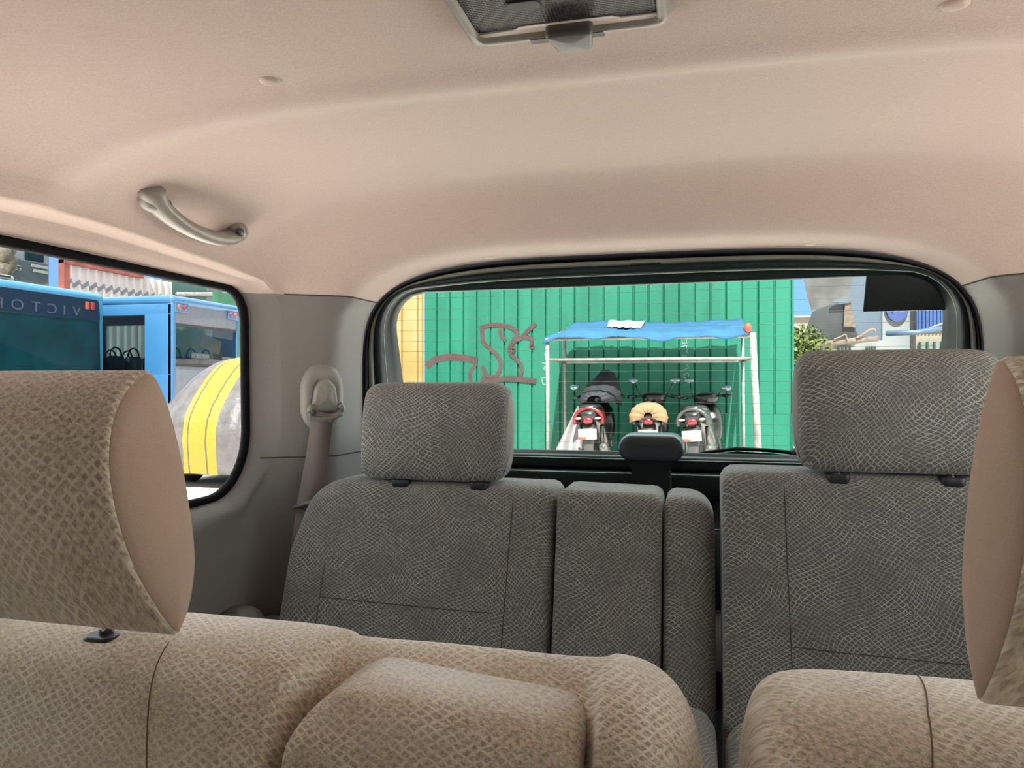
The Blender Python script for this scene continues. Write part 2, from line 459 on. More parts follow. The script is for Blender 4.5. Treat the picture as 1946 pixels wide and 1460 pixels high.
bm = B(); box(bm, -.78, .78, -1.3, 1.75, CZ - .99, CZ - .95); struct('floor', bm, M['carpet'])
bm = B(); box(bm, -.74, .74, -1.30, -1.0, CZ - .95, CZ - .22, .05, 3); struct('wall_front', bm, M['black_plastic'])
for sg, nm in ((-1, 'wall_unseen_front_left'), (1, 'wall_unseen_front_right')):
    bm = B(); box(bm, sg * .70, sg * .74, -1.1, .18, CZ - .95, CZ - .23, .012, 2); box(bm, sg * .69, sg * .74, -1.1, -.52, CZ - .25, CZ + .27, .012, 2); struct(nm, bm, M['trim'])  # unseen front sides; the upper boxes are added to block light

# ------------------------------------------------------------------ rear door with its window
GL = lambda z: 1.56 - .45 * z                         # the slanted rear glass
door = bpy.data.objects.new('door_1', None); COL.objects.link(door); door.location = (0, 1.6, CZ - .95); door['kind'] = 'structure'
GW = rounded([(-.562, -.150), (.566, -.150), (.545, .201), (-.545, .197)], [.05, .05, .085, .085], 10)
AR = [(-.585 * u, .2485 * (1 - u ** 4) ** .25) for u in [math.sin(PI / 2 * t) for t in frange(-1, 1, 61)]]
AR = [(-x, z) for x, z in AR]
AR = [(p[0], p[1]) for p in AR]
ARC = [(-.585, -.60), (-.585, 0)] + [(x, z) for x, z in sorted(AR)] + [(.585, 0), (.585, -.60)]
dc = Vector((0, .03))
def door_ring(f, grow, dy, flat=None):
    out = []
    for i in range(200):
        a = 2 * PI * i / 200; d = Vector((math.cos(a), math.sin(a)))
        ra = ray_hit(ARC, dc, a) + grow; rg = ray_hit(GW, dc, a)
        r = lerp(ra, rg, f); p = dc + d * r
        ya = 1.44; yg = GL((dc + d * rg).y)
        yy = lerp(ya, yg, f) + dy if flat is None else flat
        out.append((p.x, yy, CZ + p.y))
    return out
bm = B(); loft(bm, [door_ring(0, .02, .012), door_ring(0, -.004, .004), door_ring(.06, 0, .006), door_ring(.10, 0, .016)], cap=False)
obj('door_seal', bm, M['rubber'], door)
bm = B(); loft(bm, [door_ring(.10, 0, .016), door_ring(.14, 0, .004), door_ring(.30, 0, .004), door_ring(.34, 0, .018)], cap=False)
obj('edge_moulding', bm, M['grey_strip'], door)
bm = B(); loft(bm, [door_ring(.32, 0, .022), door_ring(.36, 0, -.004), door_ring(.62, 0, -.006), door_ring(.66, 0, .0), door_ring(.68, 0, .012), door_ring(.88, 0, .010), door_ring(1.0, 0, .008), door_ring(1.0, 0, .03)], cap=False)
obj('window_frame', bm, M['black_plastic'], door)
bm = B(); tube(bm, door_ring(.67, 0, .0015), .0009, 6, closed=True, up=(0, 1, 0)); obj('frame_highlight', bm, M['edge_line'], door)
bm = B(); tube(bm, door_ring(.335, 0, .010), .0012, 6, closed=True, up=(0, 1, 0)); obj('frame_highlight', bm, M['edge_line'], door)
bm = B(); pillow(bm, [(p.x, p.y) for p in GW], 0, .004, .0008, place=lambda x, y, z: (x * 1.005, GL(z) + .022 + y, CZ + z))
gl = obj('glass', bm, M['glass_rear'], door)
bm = B()
for k in range(15):
    z = .185 - .0225 * k; hw = .54
    tube(bm, [(x, GL(z) + .0205, CZ + z) for x in (-hw, hw)], .00030, 5)
wires = obj('defroster_wires', bm, M['wire'], gl)
bm = B()                                              # black film in the top corner of the glass
c0, c1 = WY(1650, 530, GL(.2)), WY(1812, 587, GL(.15))
pillow(bm, [(c0.x, c1.z - CZ), (.56, c1.z - CZ), (.56, .215), (c0.x, .215)], 0, .003, .0006, place=lambda x, y, z: (x, GL(z) + .014 + y, CZ + z))
obj('tint_film', bm, M['tint'], gl)
bm = B()                                              # lower door panel with its ledges
box(bm, -.60, .60, 1.60, 1.72, CZ - .94, CZ - .20, .01)
box(bm, -.59, .59, 1.575, 1.70, CZ - .235, CZ - .188, .008, 3)
box(bm, -.585, .585, 1.60, 1.70, CZ - .185, CZ - .156, .006, 3)
obj('lower_panel', bm, M['black_plastic'], door)
bm = B(); tube(bm, [(-.58, 1.5995, CZ - .162), (.58, 1.5995, CZ - .162)], .0009, 6); tube(bm, [(-.58, 1.577, CZ - .190), (.58, 1.577, CZ - .190)], .0010, 6)
obj('ledge_highlight', bm, M['edge_line'], door)
lc = WY(1227, 500, 1.462)                             # round latch cover in the top of the frame
bm = B(); pillow(bm, rounded([(lc.x - .03, lc.z - CZ - .011), (lc.x + .03, lc.z - CZ - .011), (lc.x + .03, lc.z - CZ + .013), (lc.x - .03, lc.z - CZ + .013)], .0115), 0, .008, .003,
                 place=lambda x, y, z: (x, 1.452 + y, CZ + z))
obj('latch_cover', bm, M['black_plastic'], door)

# high stop lamp on its foot inside the rear window
lp = WY(1238, 850, 1.53)
t = thing('stop_lamp', 'dark blue-black plastic high stop lamp on a foot at the bottom of the rear window', 'lamp', (lp.x, 1.53, CZ - .235))
bm = B()
pillow(bm, rounded([(lp.x - .066, -.157), (lp.x + .066, -.157), (lp.x + .064, -.102), (lp.x - .064, -.102)], [.025, .025, .026, .026]), 1.50, .085, .012, .002, place=lambda x, y, z: (x, y, CZ + z))
obj('lamp_housing', bm, M['lamp_plastic'], t)
bm = B(); loft(bm, [[(lp.x + sx * w_, 1.54 + sy * d_, CZ + z) for sx, sy in ((-1, -1), (1, -1), (1, 1), (-1, 1))] for w_, d_, z in ((.046, .03, -.155), (.038, .026, -.175), (.040, .03, -.235))])
obj('lamp_foot', bm, M['black_plastic'], t, smooth=False)

# rear wiper outside the glass
t = thing('rear_wiper', 'black rear window wiper resting along the bottom edge of the back glass', 'wiper', (.2, 1.67, CZ - .16))
pts = [WY(px, py, 1.668) for px, py in ((1290, 872), (1340, 860), (1400, 853), (1460, 856), (1520, 862), (1560, 868))]
bm = B(); tube(bm, pts, [.004, .006, .007, .007, .007, .008], 8, flat=.6); obj('wiper_arm', bm, M['rubber'], t)
bm = B(); tube(bm, [p + Vector((0, -.004, -.008)) for p in pts[1:]], .003, 6); obj('wiper_blade', bm, M['rubber'], t)
bm = B(); ell(bm, tuple(pts[4]), (.022, .014, .014), 16); obj('wiper_pivot', bm, M['black_plastic'], t)

# ------------------------------------------------------------------ fittings on the headliner
def cap_at(x, y, z, nx, ny, label):
    t = B(); prof = [(0, .0035), (.006, .0034), (.0095, .0024), (.0112, .0006), (.0118, -.002)]
    rs = [[(r * math.cos(2 * PI * k / 24), r * math.sin(2 * PI * k / 24), -h) for k in range(24)] for r, h in prof[1:]]
    loft(t, rs)
    me_o = obj('trim_clip', t, M['cap'], None, base='keep0')
    me_o.location = (x, y, z + .001); me_o.rotation_euler = (nx, ny, 0)
    return tag(me_o, label, 'trim clip', 'round trim clips of the roof lining')
def zc(x, Y):
    u = min(.99, abs(x) / Wd(Y)); return Hd(Y) * (1 - u ** 4) ** .25
for x, Y, tilt, lab in ((-.303, .64, R(-2), 'round trim clip alone in the roof lining, left of the dome lamp'),
                   (.296, .64, R(-2), 'round trim clip cut by the top edge, right of the dome lamp'),
                   (-.293, 1.392, R(10), 'small round trim clip above the rear window, first of its row, nearest the grab handle'),
                   (0.0, 1.392, R(10), 'small round trim clip above the rear window latch cover, middle one of its row'),
                   (.296, 1.392, R(10), 'small round trim clip above the rear window, on the black film side of its row')):
    cap_at(x, Y, CZ + zc(x, Y), -tilt, 0, lab)

# dome lamp
def dome():
    z0 = CZ + .2955
    t = thing('dome_lamp', 'dome lamp with dark ribbed lens, pale frame and grey latch in the roof lining', 'lamp', (-.012, .52, z0 - .02))
    pl = lambda x, y, z: (x, z, z0 + y * 1.0)
    # frame: rounded rectangle seen from below (x along the car's width, z -> y)
    A_, B_, C_, D_ = (-.088, .40), (.079, .40), (.079, .592), (-.088, .592)
    bm = B()
    O = resample(rounded([A_, B_, C_, D_], .014, 8), 120); I = resample(rounded([(-.076, .41), (.068, .41), (.068, .578), (-.076, .578)], .004, 8), 120)
    loft(bm, [[(p.x, p.y, z0 + .006) for p in offset(O, -.006)], [(p.x, p.y, z0 - .002) for p in offset(O, -.001)], [(p.x, p.y, z0 - .010) for p in offset(O, .004)],
              [(p.x, p.y, z0 - .010) for p in offset(I, -.002)], [(p.x, p.y, z0 - .004) for p in I]], cap=False)
    obj('lamp_frame', bm, M['handle'], t)
    tt = NT('dome_lens'); x, y, z = tt.sep(tt.coord())
    g = tt.math('MULTIPLY', tt.ramp(tt.math('PINGPONG', tt.math('DIVIDE', x, .0026), .5), .1, .4), tt.ramp(tt.math('PINGPONG', tt.math('DIVIDE', y, .0026), .5), .1, .4))
    tt.bsdf(tt.mix(g, (.012, .008, .008), (.040, .030, .028)), .4, bump=g, bstr=.6, bdist=.002)
    bm = B(); box(bm, -.077, .069, .408, .572, z0 - .0062, z0 - .003, .001, 1); lens = obj('lens', bm, tt.m, t, smooth=False)
    for x0, y0 in ((-.030, .535), (.006, .528)):
        bm = B(); pillow(bm, rounded([(x0 - .014, y0 - .007), (x0 + .014, y0 - .007), (x0 + .014, y0 + .007), (x0 - .014, y0 + .007)], .006), 0, .003, .001,
                         place=lambda x, y, z: (x, z, z0 - .0075 + y))
        obj('switch_button', bm, M['guide'], lens)
    wh = plain('white_edge', (.80, .74, .69), .35)
    bm = B(); pts = [(-.077, .5795), (.069, .5795), (.069, .572), (.040, .572), (.034, .5675), (-.040, .5675), (-.046, .572), (-.077, .574)]
    loft(bm, [[(px, py, z0 - .0068) for px, py in pts], [(px, py, z0 - .002) for px, py in pts]]); obj('reflector_strip', bm, wh, t, smooth=False)
    tab = plain('latch_grey', (.10, .09, .085), .4)
    bm = B(); O = rounded([(-.021, .570), (.019, .570), (.014, .604), (-.014, .604)], [.004, .004, .007, .007], 6)
    pillow(bm, O, 0, .011, .003, .001, place=lambda x, y, z: (x + .0, z, z0 - .0165 + y)); obj('latch', bm, tab, t)
    bm = B(); box(bm, -.036, .026, .5835, .593, z0 - .0105, z0 - .006, .001, 1); obj('latch_slot', bm, M['dark_hole'], t, smooth=False)
dome()
for o_ in bpy.data.objects:
    if o_.name == 'dome_lamp': o_.location.y += .012; o_.location.x += .002

# grab handle above the side window
def grab():
    e0, e1 = Vector((-.622, .845, CZ + .252)), Vector((-.618, 1.055, CZ + .248))
    t = thing('grab_handle', 'grey-beige plastic grab handle above the side window', 'handle', tuple((e0 + e1) / 2))
    pts, rr = [], []
    for i in range(33):
        s = i / 32; y = lerp(.832, 1.068, s); arch = math.sin(PI * s) ** .6
        z = CZ + .262 - .030 * arch - .012 * s; x = -(half(y, z - CZ)) + .000 + .036 * arch
        pts.append((x, y, z)); rr.append(.0140 + .005 * abs(2 * s - 1) ** 2)
    bm = B(); tube(bm, pts, rr, 16, flat=.75); obj('grip', bm, M['handle'], t, sub=1)
    for y, nm in ((.850, 'mount'), (1.062, 'mount')):
        zz = .250; x = -half(y, zz)
        bm = B(); ell(bm, (x + .008, y, CZ + zz), (.017, .020, .017), 20); mo = obj(nm, bm, M['handle'], t)
        bm = B(); ell(bm, (x + .022, y + (.012 if y < .9 else -.012), CZ + zz - .004), (.0045, .009, .0065), 16); obj('screw_recess', bm, M['dark_hole'], mo)
grab()

# ------------------------------------------------------------------ seat belt on the rear pillar
def belt():
    a = WY(612, 745, 1.352)
    t = thing('seat_belt', 'grey-brown seat belt hanging from its loop on the rear pillar', 'seat belt', (a.x, 1.34, CZ - .26))
    # normal of the slanted pillar
    nrm = Vector((.72, -.69, 0)).normalized(); sid = Vector((.69, .72, 0)).normalized(); up = Vector((0, 0, 1))
    def P(u, v, d): return Vector((-.611, 1.316, CZ - .012)) + sid * u + up * v + nrm * d
    bm = B()                                      # moulded dome around the anchor
    rs = []
    for r, d in ((.062, -.016), (.058, -.004), (.050, .003), (.040, .006), (.030, .004), (.004, .003)):
        rs.append([P(r * .72 * math.cos(q), r * .95 * math.sin(q) - (.03 * r / .06 if math.sin(q) < 0 else 0), d) for q in [2 * PI * k / 40 for k in range(40)]])
    loft(bm, rs); obj('anchor_dome', bm, M['belt_plastic'], t)
    bm = B(); O = rounded([(-.027, -.042), (.027, -.042), (.020, .006), (.006, .022), (-.008, .022), (-.020, .004)], [.005, .005, .012, .01, .01, .012], 6)
    pillow(bm, O, 0, .020, .008, .004, place=lambda x, y, z: P(x, z, .022 - y)); obj('anchor_cover', bm, M['belt_plastic'], t)
    bm = B(); tube(bm, [P(x, z, .018) for x, z in ((-.026, -.030), (-.033, -.036), (-.035, -.045), (-.030, -.053), (-.02, -.055), (0, -.053), (.02, -.050), (.029, -.046), (.033, -.040), (.031, -.033), (.026, -.028))], .0065, 10)
    obj('guide_loop', bm, M['belt_plastic'], t)
    q = [P(0, -.045, .020), P(-.003, -.052, .024)] 
    dn = [WY(px, py, Y) for px, py, Y in ((612, 800, 1.305), (604, 860, 1.29), (594, 920, 1.272), (585, 965, 1.262), (578, 1010, 1.256), (570, 1070, 1.25))]
    bm = B(); ribbon(bm, q + dn, [.038, .040, .041, .042, .043, .043, .040, .038], [tuple(sid)] * 2 + [(.93, .36, 0)] * 6, .0008); obj('webbing', bm, M['belt'], t)
    bm = B(); c = WY(590, 957, 1.258); sd = Vector((.93, .36, .12)).normalized()
    tube(bm, [c - sd * .034 + up * -.004, c - sd * .012, c + sd * .004 + up * .001, c + sd * .030 + up * .016], [.004, .0075, .010, .005], 10, flat=.6)
    tube(bm, [c + sd * .002, c + sd * .014 + up * -.010, c + sd * .028 + up * -.010], [.008, .008, .005], 8)
    tg = obj('tongue', bm, M['belt_dark'], t)
    bm = B(); tube(bm, [c + sd * .006 + up * -.012, c + sd * .018 + up * -.013, c + sd * .034 + up * -.008], .0032, 8); obj('metal_tip', bm, M['chrome'], tg)
    # the anchor dome of the other side, its crown just in view
    t2 = thing('seat_belt', 'grey plastic seat belt anchor showing above the right headrest in front', 'seat belt', (.63, 1.34, CZ - .10))
    def Q(u, v, d):
        p = P(u, v, d); p.x = -p.x; return p
    bm = B(); rs = []
    for r, d in ((.062, -.016), (.058, -.004), (.050, .003), (.040, .006), (.030, .004), (.004, .003)):
        rs.append([Q(r * .72 * math.cos(q), r * .95 * math.sin(q) - (.03 * r / .06 if math.sin(q) < 0 else 0), d) for q in [2 * PI * k / 40 for k in range(40)]])
    loft(bm, rs); obj('anchor_dome', bm, M['belt_plastic'], t2)
    bm = B(); pillow(bm, O, 0, .020, .008, .004, place=lambda x, y, z: Q(x, z, .022 - y)); obj('anchor_cover', bm, M['belt_plastic'], t2)
    bm = B(); ribbon(bm, [Q(0, -.045, .020), Q(0, -.1, .03), Q(0, -.25, .06)], .042, (-.69, .72, 0), .0008); obj('webbing', bm, M['belt'], t2)
belt()

# ------------------------------------------------------------------ seats
def headrest(parent, x0, x1, prof, fab, side, lip=.004, endround=0.0, bulge=.010, nring=14):
    """prof: closed (y, z) outline; swept from x0 to x1, plain side panels set into the ends"""
    P = resample(prof, 72)
    if area(P) < 0: P = P[::-1]
    c = Vector((sum(p.x for p in P) / 72, sum(p.y for p in P) / 72)); wd = x1 - x0
    hp = thing_part('headrest', parent)
    rs = []; xs = [0, .012, .03, .06, .12, .25, .5, .75, .88, .94, .97, .988, 1]
    for s in xs:
        e = min(s, 1 - s) * wd; k = max(0, 1 - e / .035) if endround else 0
        ins = endround * (1 - math.sqrt(max(0, 1 - k * k))) + (lip if e < .002 else 0)
        crown = .006 * (1 - (2 * s - 1) ** 2)
        rs.append([(x0 + s * wd, p.x - (crown if p.x < c.x else 0), CZ + p.y) for p in offset(P, ins)])
    bm = B(); loft(bm, rs)
    o = obj('cushion_cover', bm, fab, parent)
    for sg, xe in ((-1, x0), (1, x1)):
        ins0 = endround + lip
        bm = B(); rr = []
        for ins, t, d in ((ins0 - .0005, 0, -.004), (ins0 + .001, 0, .001), (ins0 + .003, .12, bulge * .45), (ins0 + .003, .35, bulge * .8), (ins0 + .003, .65, bulge), (ins0 + .003, .92, bulge)):
            rr.append([(xe + sg * d, p.lerp(c, t).x, CZ + p.lerp(c, t).y) for p in offset(P, ins)])
        loft(bm, rr); obj('side_panel', bm, side, o)
    return o
def thing_part(name, parent): return parent
def guides(parent, xs, y, z, wd=.034, dp=.03):
    for x in xs:
        bm = B(); pillow(bm, rounded([(x - wd / 2, y - dp / 2), (x + wd / 2, y - dp / 2), (x + wd / 2, y + dp / 2), (x - wd / 2, y + dp / 2)], .008), 0, .02, .003,
                         place=lambda a, b, c: (a, c, CZ + z + .006 - b))
        g = obj('headrest_guide', bm, M['guide'], parent)
        bm = B(); tube(bm, [(x, y, CZ + z - .01), (x, y + .01, CZ + z + .05)], .006, 10); obj('post', bm, M['chrome'], g)
def lean_place(ytop, ztop_, k): return lambda x, y, z: (x, y + k * (z - ztop_), CZ + z)

# --- third row, left bench
LEAN = .22
t = thing('rear_bench_seat', 'grey net-patterned third row bench seat with one headrest, below the rear window', 'car seat', (-.25, 1.2, CZ - .95))
pl = lean_place(1.24, -.18, LEAN)
bm = B(); pillow(bm, rounded([(-.665, -.90), (-.137, -.90), (-.134, -.178), (-.590, -.176), (-.630, -.31)], [.03, .02, .022, .085, .12], 10), 1.235, .13, .028, .010, place=pl, n=220)
bl = obj('backrest', bm, M['row3'], t)
bm = B(); pillow(bm, rounded([(-.131, -.90), (.046, -.90), (.046, -.183), (-.131, -.180)], [.02, .02, .018, .018], 8), 1.234, .13, .020, .004, place=pl, n=160)
obj('centre_panel', bm, M['row3'], t)
bm = B(); pillow(bm, rounded([(.0495, -.90), (.132, -.90), (.130, -.190), (.0495, -.184)], [.02, .02, .045, .018], 8), 1.236, .13, .024, .004, place=pl, n=160)
obj('bolster', bm, M['row3'], t)
from mathutils.bvhtree import BVHTree
def seam_on(par, pts, yoff=None, pl=None, r=.0008, down=False):
    """stitched seam pressed onto the front of a padded part"""
    off = wloc(par); me = par.data
    bv = BVHTree.FromPolygons([v.co + off for v in me.vertices], [p.vertices[:] for p in me.polygons])
    P = []
    for (x0, z0), (x1, z1) in zip(pts, pts[1:]):
        for i in range(12):
            x, z = lerp(x0, x1, i / 12), lerp(z0, z1, i / 12); h = bv.ray_cast(Vector((x, .0, CZ + z)), Vector((0, 1, 0)))[0]
            if h: P.append(h)
    if len(P) > 2:
        bm = B(); tube(bm, P, r, 5); obj('stitching', bm, M['seam'], par)
seam_on(bl, [(-.545, -.32), (-.548, -.375), (-.552, -.45), (-.556, -.60)], 1.2335, pl)
seam_on(bl, [(-.548, -.378), (-.40, -.380), (-.215, -.383)], 1.2285, pl)
seam_on(bl, [(-.205, -.20), (-.210, -.38), (-.216, -.60)], 1.2335, pl)
PR3 = chaikin([(0, .008), (-.006, .05), (-.006, .13), (.006, .168), (.030, .180), (.062, .178), (.088, .160), (.098, .12), (.100, .05), (.088, .010), (.05, .0), (.02, .0)], 2)
def prof3(y0, z0, k=1.0): return [(y0 + p.x + .10 * p.y, z0 + p.y * k) for p in PR3]
headrest(t, -.503, -.228, prof3(1.242, -.176), M['row3'], M['row3_plain'], .003, .020, .006)
guides(t, (-.419, -.271), 1.256, -.1785)
bm = B(); box(bm, -.66, .13, .72, 1.16, CZ - .62, CZ - .48, .04, 4); obj('seat_cushion', bm, M['row3'], t)
bm = B(); box(bm, -.60, .10, .80, 1.20, CZ - .95, CZ - .60, .01); obj('seat_base', bm, M['black_plastic'], t, smooth=False)

# --- third row, right seat
t = thing('rear_single_seat', 'grey net-patterned third row single seat, standing higher beside the bench', 'car seat', (.36, 1.2, CZ - .95))
pl = lean_place(1.20, -.138, LEAN)
bm = B(); pillow(bm, rounded([(.142, -.90), (.665, -.90), (.635, -.27), (.60, -.138), (.140, -.138)], [.02, .03, .12, .085, .024], 10), 1.205, .13, .022, .010, place=pl, n=220)
bl = obj('backrest', bm, M['row3'], t)
seam_on(bl, [(.232, -.150), (.234, -.30), (.237, -.45), (.240, -.60)], 1.2035, pl)
seam_on(bl, [(.237, -.385), (.40, -.388), (.55, -.39)], 1.1975, pl)
headrest(t, .257, .541, prof3(1.205, -.136, 1.06), M['row3'], M['row3_plain'], .003, .020, .006)
guides(t, (.311, .468), 1.219, -.1430)
bm = B(); box(bm, .14, .66, .70, 1.13, CZ - .62, CZ - .48, .04, 4); obj('seat_cushion', bm, M['row3'], t)
bm = B(); box(bm, .18, .60, .80, 1.16, CZ - .95, CZ - .60, .01); obj('seat_base', bm, M['black_plastic'], t, smooth=False)

# --- second row: backrests lofted across their width
def back_ring(x, top, rec=0.0, sq=1.0, yb=.625):
    """(y, z) profile of a backrest at x; rec pushes the front face back, top is the crown height"""
    f = .442 + rec
    pts = [(f - .055, -.80), (f - .048, -.55), (f - .020, -.36), (f - .004, -.29), (f + .012, top - .042), (f + .030, top - .016), (f + .062, top - .002),
           (min(yb - .045, f + .10), top), (yb - .028, top - .006), (yb - .008, top - .024), (yb, top - .06), (yb + .01, -.35), (yb - .02, -.80)]
    cy = sum(p[0] for p in pts) / len(pts)
    return [(x, cy + (p[0] - cy) * sq, CZ + p[1]) for p in pts]
def seat2_back(parent, xs):
    rs = [back_ring(*a) for a in xs]
    bm = B(); loft(bm, rs); return obj('backrest', bm, M['row2'], parent, sub=2)
t = thing('middle_bench_seat', 'tan velour second row bench seat with fold-down armrest, nearest the viewer', 'car seat', (-.28, .5, CZ - .95))
TOP = -.204
xs = [(-.68, TOP - .09, 0, .80), (-.675, TOP - .05, 0, .9), (-.66, TOP - .022, 0, .97), (-.62, TOP - .006), (-.56, TOP - .001), (-.46, TOP), (-.36, TOP), (-.28, TOP), (-.23, TOP), (-.200, TOP - .002, .004), (-.192, TOP - .004, .006),
      (-.187, TOP - .010, .045), (-.176, TOP - .012, .055), (-.10, TOP - .010, .056), (-.03, TOP - .012, .056), (.018, TOP - .012, .055), (.031, TOP - .010, .045), (.036, TOP - .004, .008), (.040, TOP - .003, .002), (.060, TOP - .005), (.078, TOP - .013, .0, .97), (.094, TOP - .030, .006, .9), (.103, TOP - .055, .012, .8), (.107, TOP - .09, .02, .7)]
bl = seat2_back(t, xs)
bm = B(); pillow(bm, rounded([(-.181, -.80), (.027, -.80), (.0265, TOP - .024), (-.181, TOP - .014)], [.01, .01, .016, .045], 10), .452, .085, .014, .004,
                 place=lambda x, y, z: (x, y + (-.055 * sstep(-.24, -.5, z)) + .026 * sstep(-.260, -.215, z), CZ + z), n=240)
obj('armrest', bm, M['row2'], t)
def seam_fan(par, pts):
    """seam over a rounded shoulder: (x, angle below level) seen from a point ahead of the seat"""
    dg = bpy.context.evaluated_depsgraph_get(); dg.update(); ev = par.evaluated_get(dg); me = ev.to_mesh(); off = wloc(par)
    bv = BVHTree.FromPolygons([v.co + off for v in me.vertices], [p.vertices[:] for p in me.polygons]); P = []
    for (x0, a0), (x1, a1) in zip(pts, pts[1:]):
        for i in range(14):
            x, an = lerp(x0, x1, i / 14), R(lerp(a0, a1, i / 14)); h = bv.ray_cast(Vector((x, .25, CZ)), Vector((0, math.cos(an), -math.sin(an))))[0]
            if h: P.append(h)
    ev.to_mesh_clear()
    bm = B(); tube(bm, P, .0006, 5); obj('stitching', bm, M['seam_tan'], par)
bpy.context.view_layer.update(); seam_fan(bl, [(-.31, 39), (-.295, 46), (-.275, 56), (-.265, 66)])
front = [(270, 722), (238, 752), (215, 800), (205, 860), (207, 920), (224, 1000), (256, 1085), (300, 1155), (338, 1203)]
rear_ = [(352, 1182), (368, 1140), (377, 1080), (377, 1030), (366, 950), (347, 850), (327, 780), (308, 735), (290, 714)]
PR2 = chaikin([(WX(px, py, -.27).y, (WX(px, py, -.27).z - CZ + .09) * 1.055 - .09) for px, py in front + rear_], 2)
headrest(t, -.535, -.272, PR2, M['row2'], M['row2_plain'], .002, .0, .010)
guides(t, (-.374, -.50), .508, -.2125, .030, .020)
bm = B(); box(bm, -.66, .10, -.05, .40, CZ - .62, CZ - .47, .04, 4); obj('seat_cushion', bm, M['row2'], t)
bm = B(); box(bm, -.60, .06, .02, .50, CZ - .95, CZ - .61, .01); obj('seat_base', bm, M['black_plastic'], t, smooth=False)

t = thing('middle_single_seat', 'tan velour second row single seat cut by the right edge of the view', 'car seat', (.4, .5, CZ - .95))
xs = [(.130, TOP - .11, .012, .82), (.132, TOP - .065, .006, .92), (.139, TOP - .026, .0, .97), (.152, TOP - .008), (.175, TOP - .002), (.23, TOP), (.33, TOP), (.46, TOP), (.56, TOP - .001), (.62, TOP - .006), (.66, TOP - .022, 0, .97), (.675, TOP - .05, 0, .9), (.68, TOP - .09, 0, .8)]
bl = seat2_back(t, xs)
bpy.context.view_layer.update(); seam_fan(bl, [(.256, 32), (.242, 38), (.232, 46), (.226, 58), (.224, 68)])
headrest(t, .256, .519, [(p[0], p[1] + .005) for p in PR2], M['row2'], M['row2_plain'], .002, .0, .010)
guides(t, (.345, .47), .508, -.2125, .030, .020)
bm = B(); box(bm, .14, .66, -.05, .40, CZ - .62, CZ - .47, .04, 4); obj('seat_cushion', bm, M['row2'], t)
bm = B(); box(bm, .18, .60, .02, .50, CZ - .95, CZ - .61, .01); obj('seat_base', bm, M['black_plastic'], t, smooth=False)
#@@OUTSIDE
# ================================================================== outside the car
def col(name, r, g, b, rough=.6, k=1.0, **kw): return plain(name, tuple(x * k for x in srgb(r, g, b)), rough, **kw)
REFL[0] = .24                                          # outdoor colours darkened to balance the daylight against the cabin
M['ground'] = plain('sunlit_concrete', (3.5, 3.15, 2.95), .9, scale=1.5)
M['white_paint'] = col('white_paint', 240, 238, 232, .5, .8)
M['pole'] = plain('white_painted_pipe', (.62, .60, .57), .45, var=.25, scale=9)
M['blue_tarp'] = plain('blue_tarpaulin', (.0, .205, .50), .8, var=.18, scale=5)
M['white_tarp'] = plain('white_tarpaulin', (.80, .82, .84), .5)
M['red_orange'] = plain('orange_red_plastic', (.75, .12, .05), .5)
M['bus_blue'] = plain('light_blue_bus_paint', (.04, .42, .78), .35, var=.05, scale=2, spec=.5)
M['bus_blue2'] = plain('sky_blue_bus_paint', (.07, .33, .72), .35, var=.05, scale=2, spec=.5)
M['bus_grey'] = plain('pale_grey_bus_panel', (.33, .36, .42), .4)
M['bus_dark'] = plain('dark_bus_interior', (.010, .014, .020), .6)
M['bus_glass'] = plain('dark_bus_glass', (.006, .060, .080), .16, spec=.06, var=.3, scale=2)
M['bus_band'] = plain('dark_blue_band_glass', (.020, .050, .105), .2, spec=.06)
M['bus_pane'] = glass('clear_bus_glass', (.66, .74, .74), 1.0, .01)
M['lamp_red'] = plain('red_lens', (.55, .02, .04), .25)
M['lamp_orange'] = plain('orange_lens', (.75, .14, .04), .3)
M['tyre'] = plain('tyre_rubber', (.012, .012, .013), .8)
M['bike_black'] = plain('black_bike_plastic', (.014, .013, .016), .3)
M['bike_red'] = plain('red_bike_plastic', (.50, .012, .022), .3)
M['bike_grey'] = plain('grey_bike_plastic', (.12, .115, .10), .4)
M['metal'] = plain('bare_metal', (.55, .53, .50), .3, .8)
M['plate'] = plain('white_number_plate', (.80, .79, .78), .4)
M['mirror'] = plain('mirror_glass', (.50, .72, .78), .08, .6)
M['cloth_orange'] = plain('tan_orange_cloth', (.72, .40, .20), .9, scale=20)
M['silver_cover'] = plain('silver_cover_sheet', (.52, .47, .50), .55, scale=6, var=.15)
M['dark_cover'] = plain('black_cover_sheet', (.035, .035, .05), .75, scale=9, var=.3)
M['graffiti'] = plain('maroon_grey_spray', (.150, .062, .066), .9, var=.3, scale=5)
M['chalk'] = plain('white_chalk', (.40, .62, .56), .9)

bm = B(); box(bm, -60, 60, -60, 60, -.2, 0.0); struct('ground', bm, M['ground'], smooth=False)

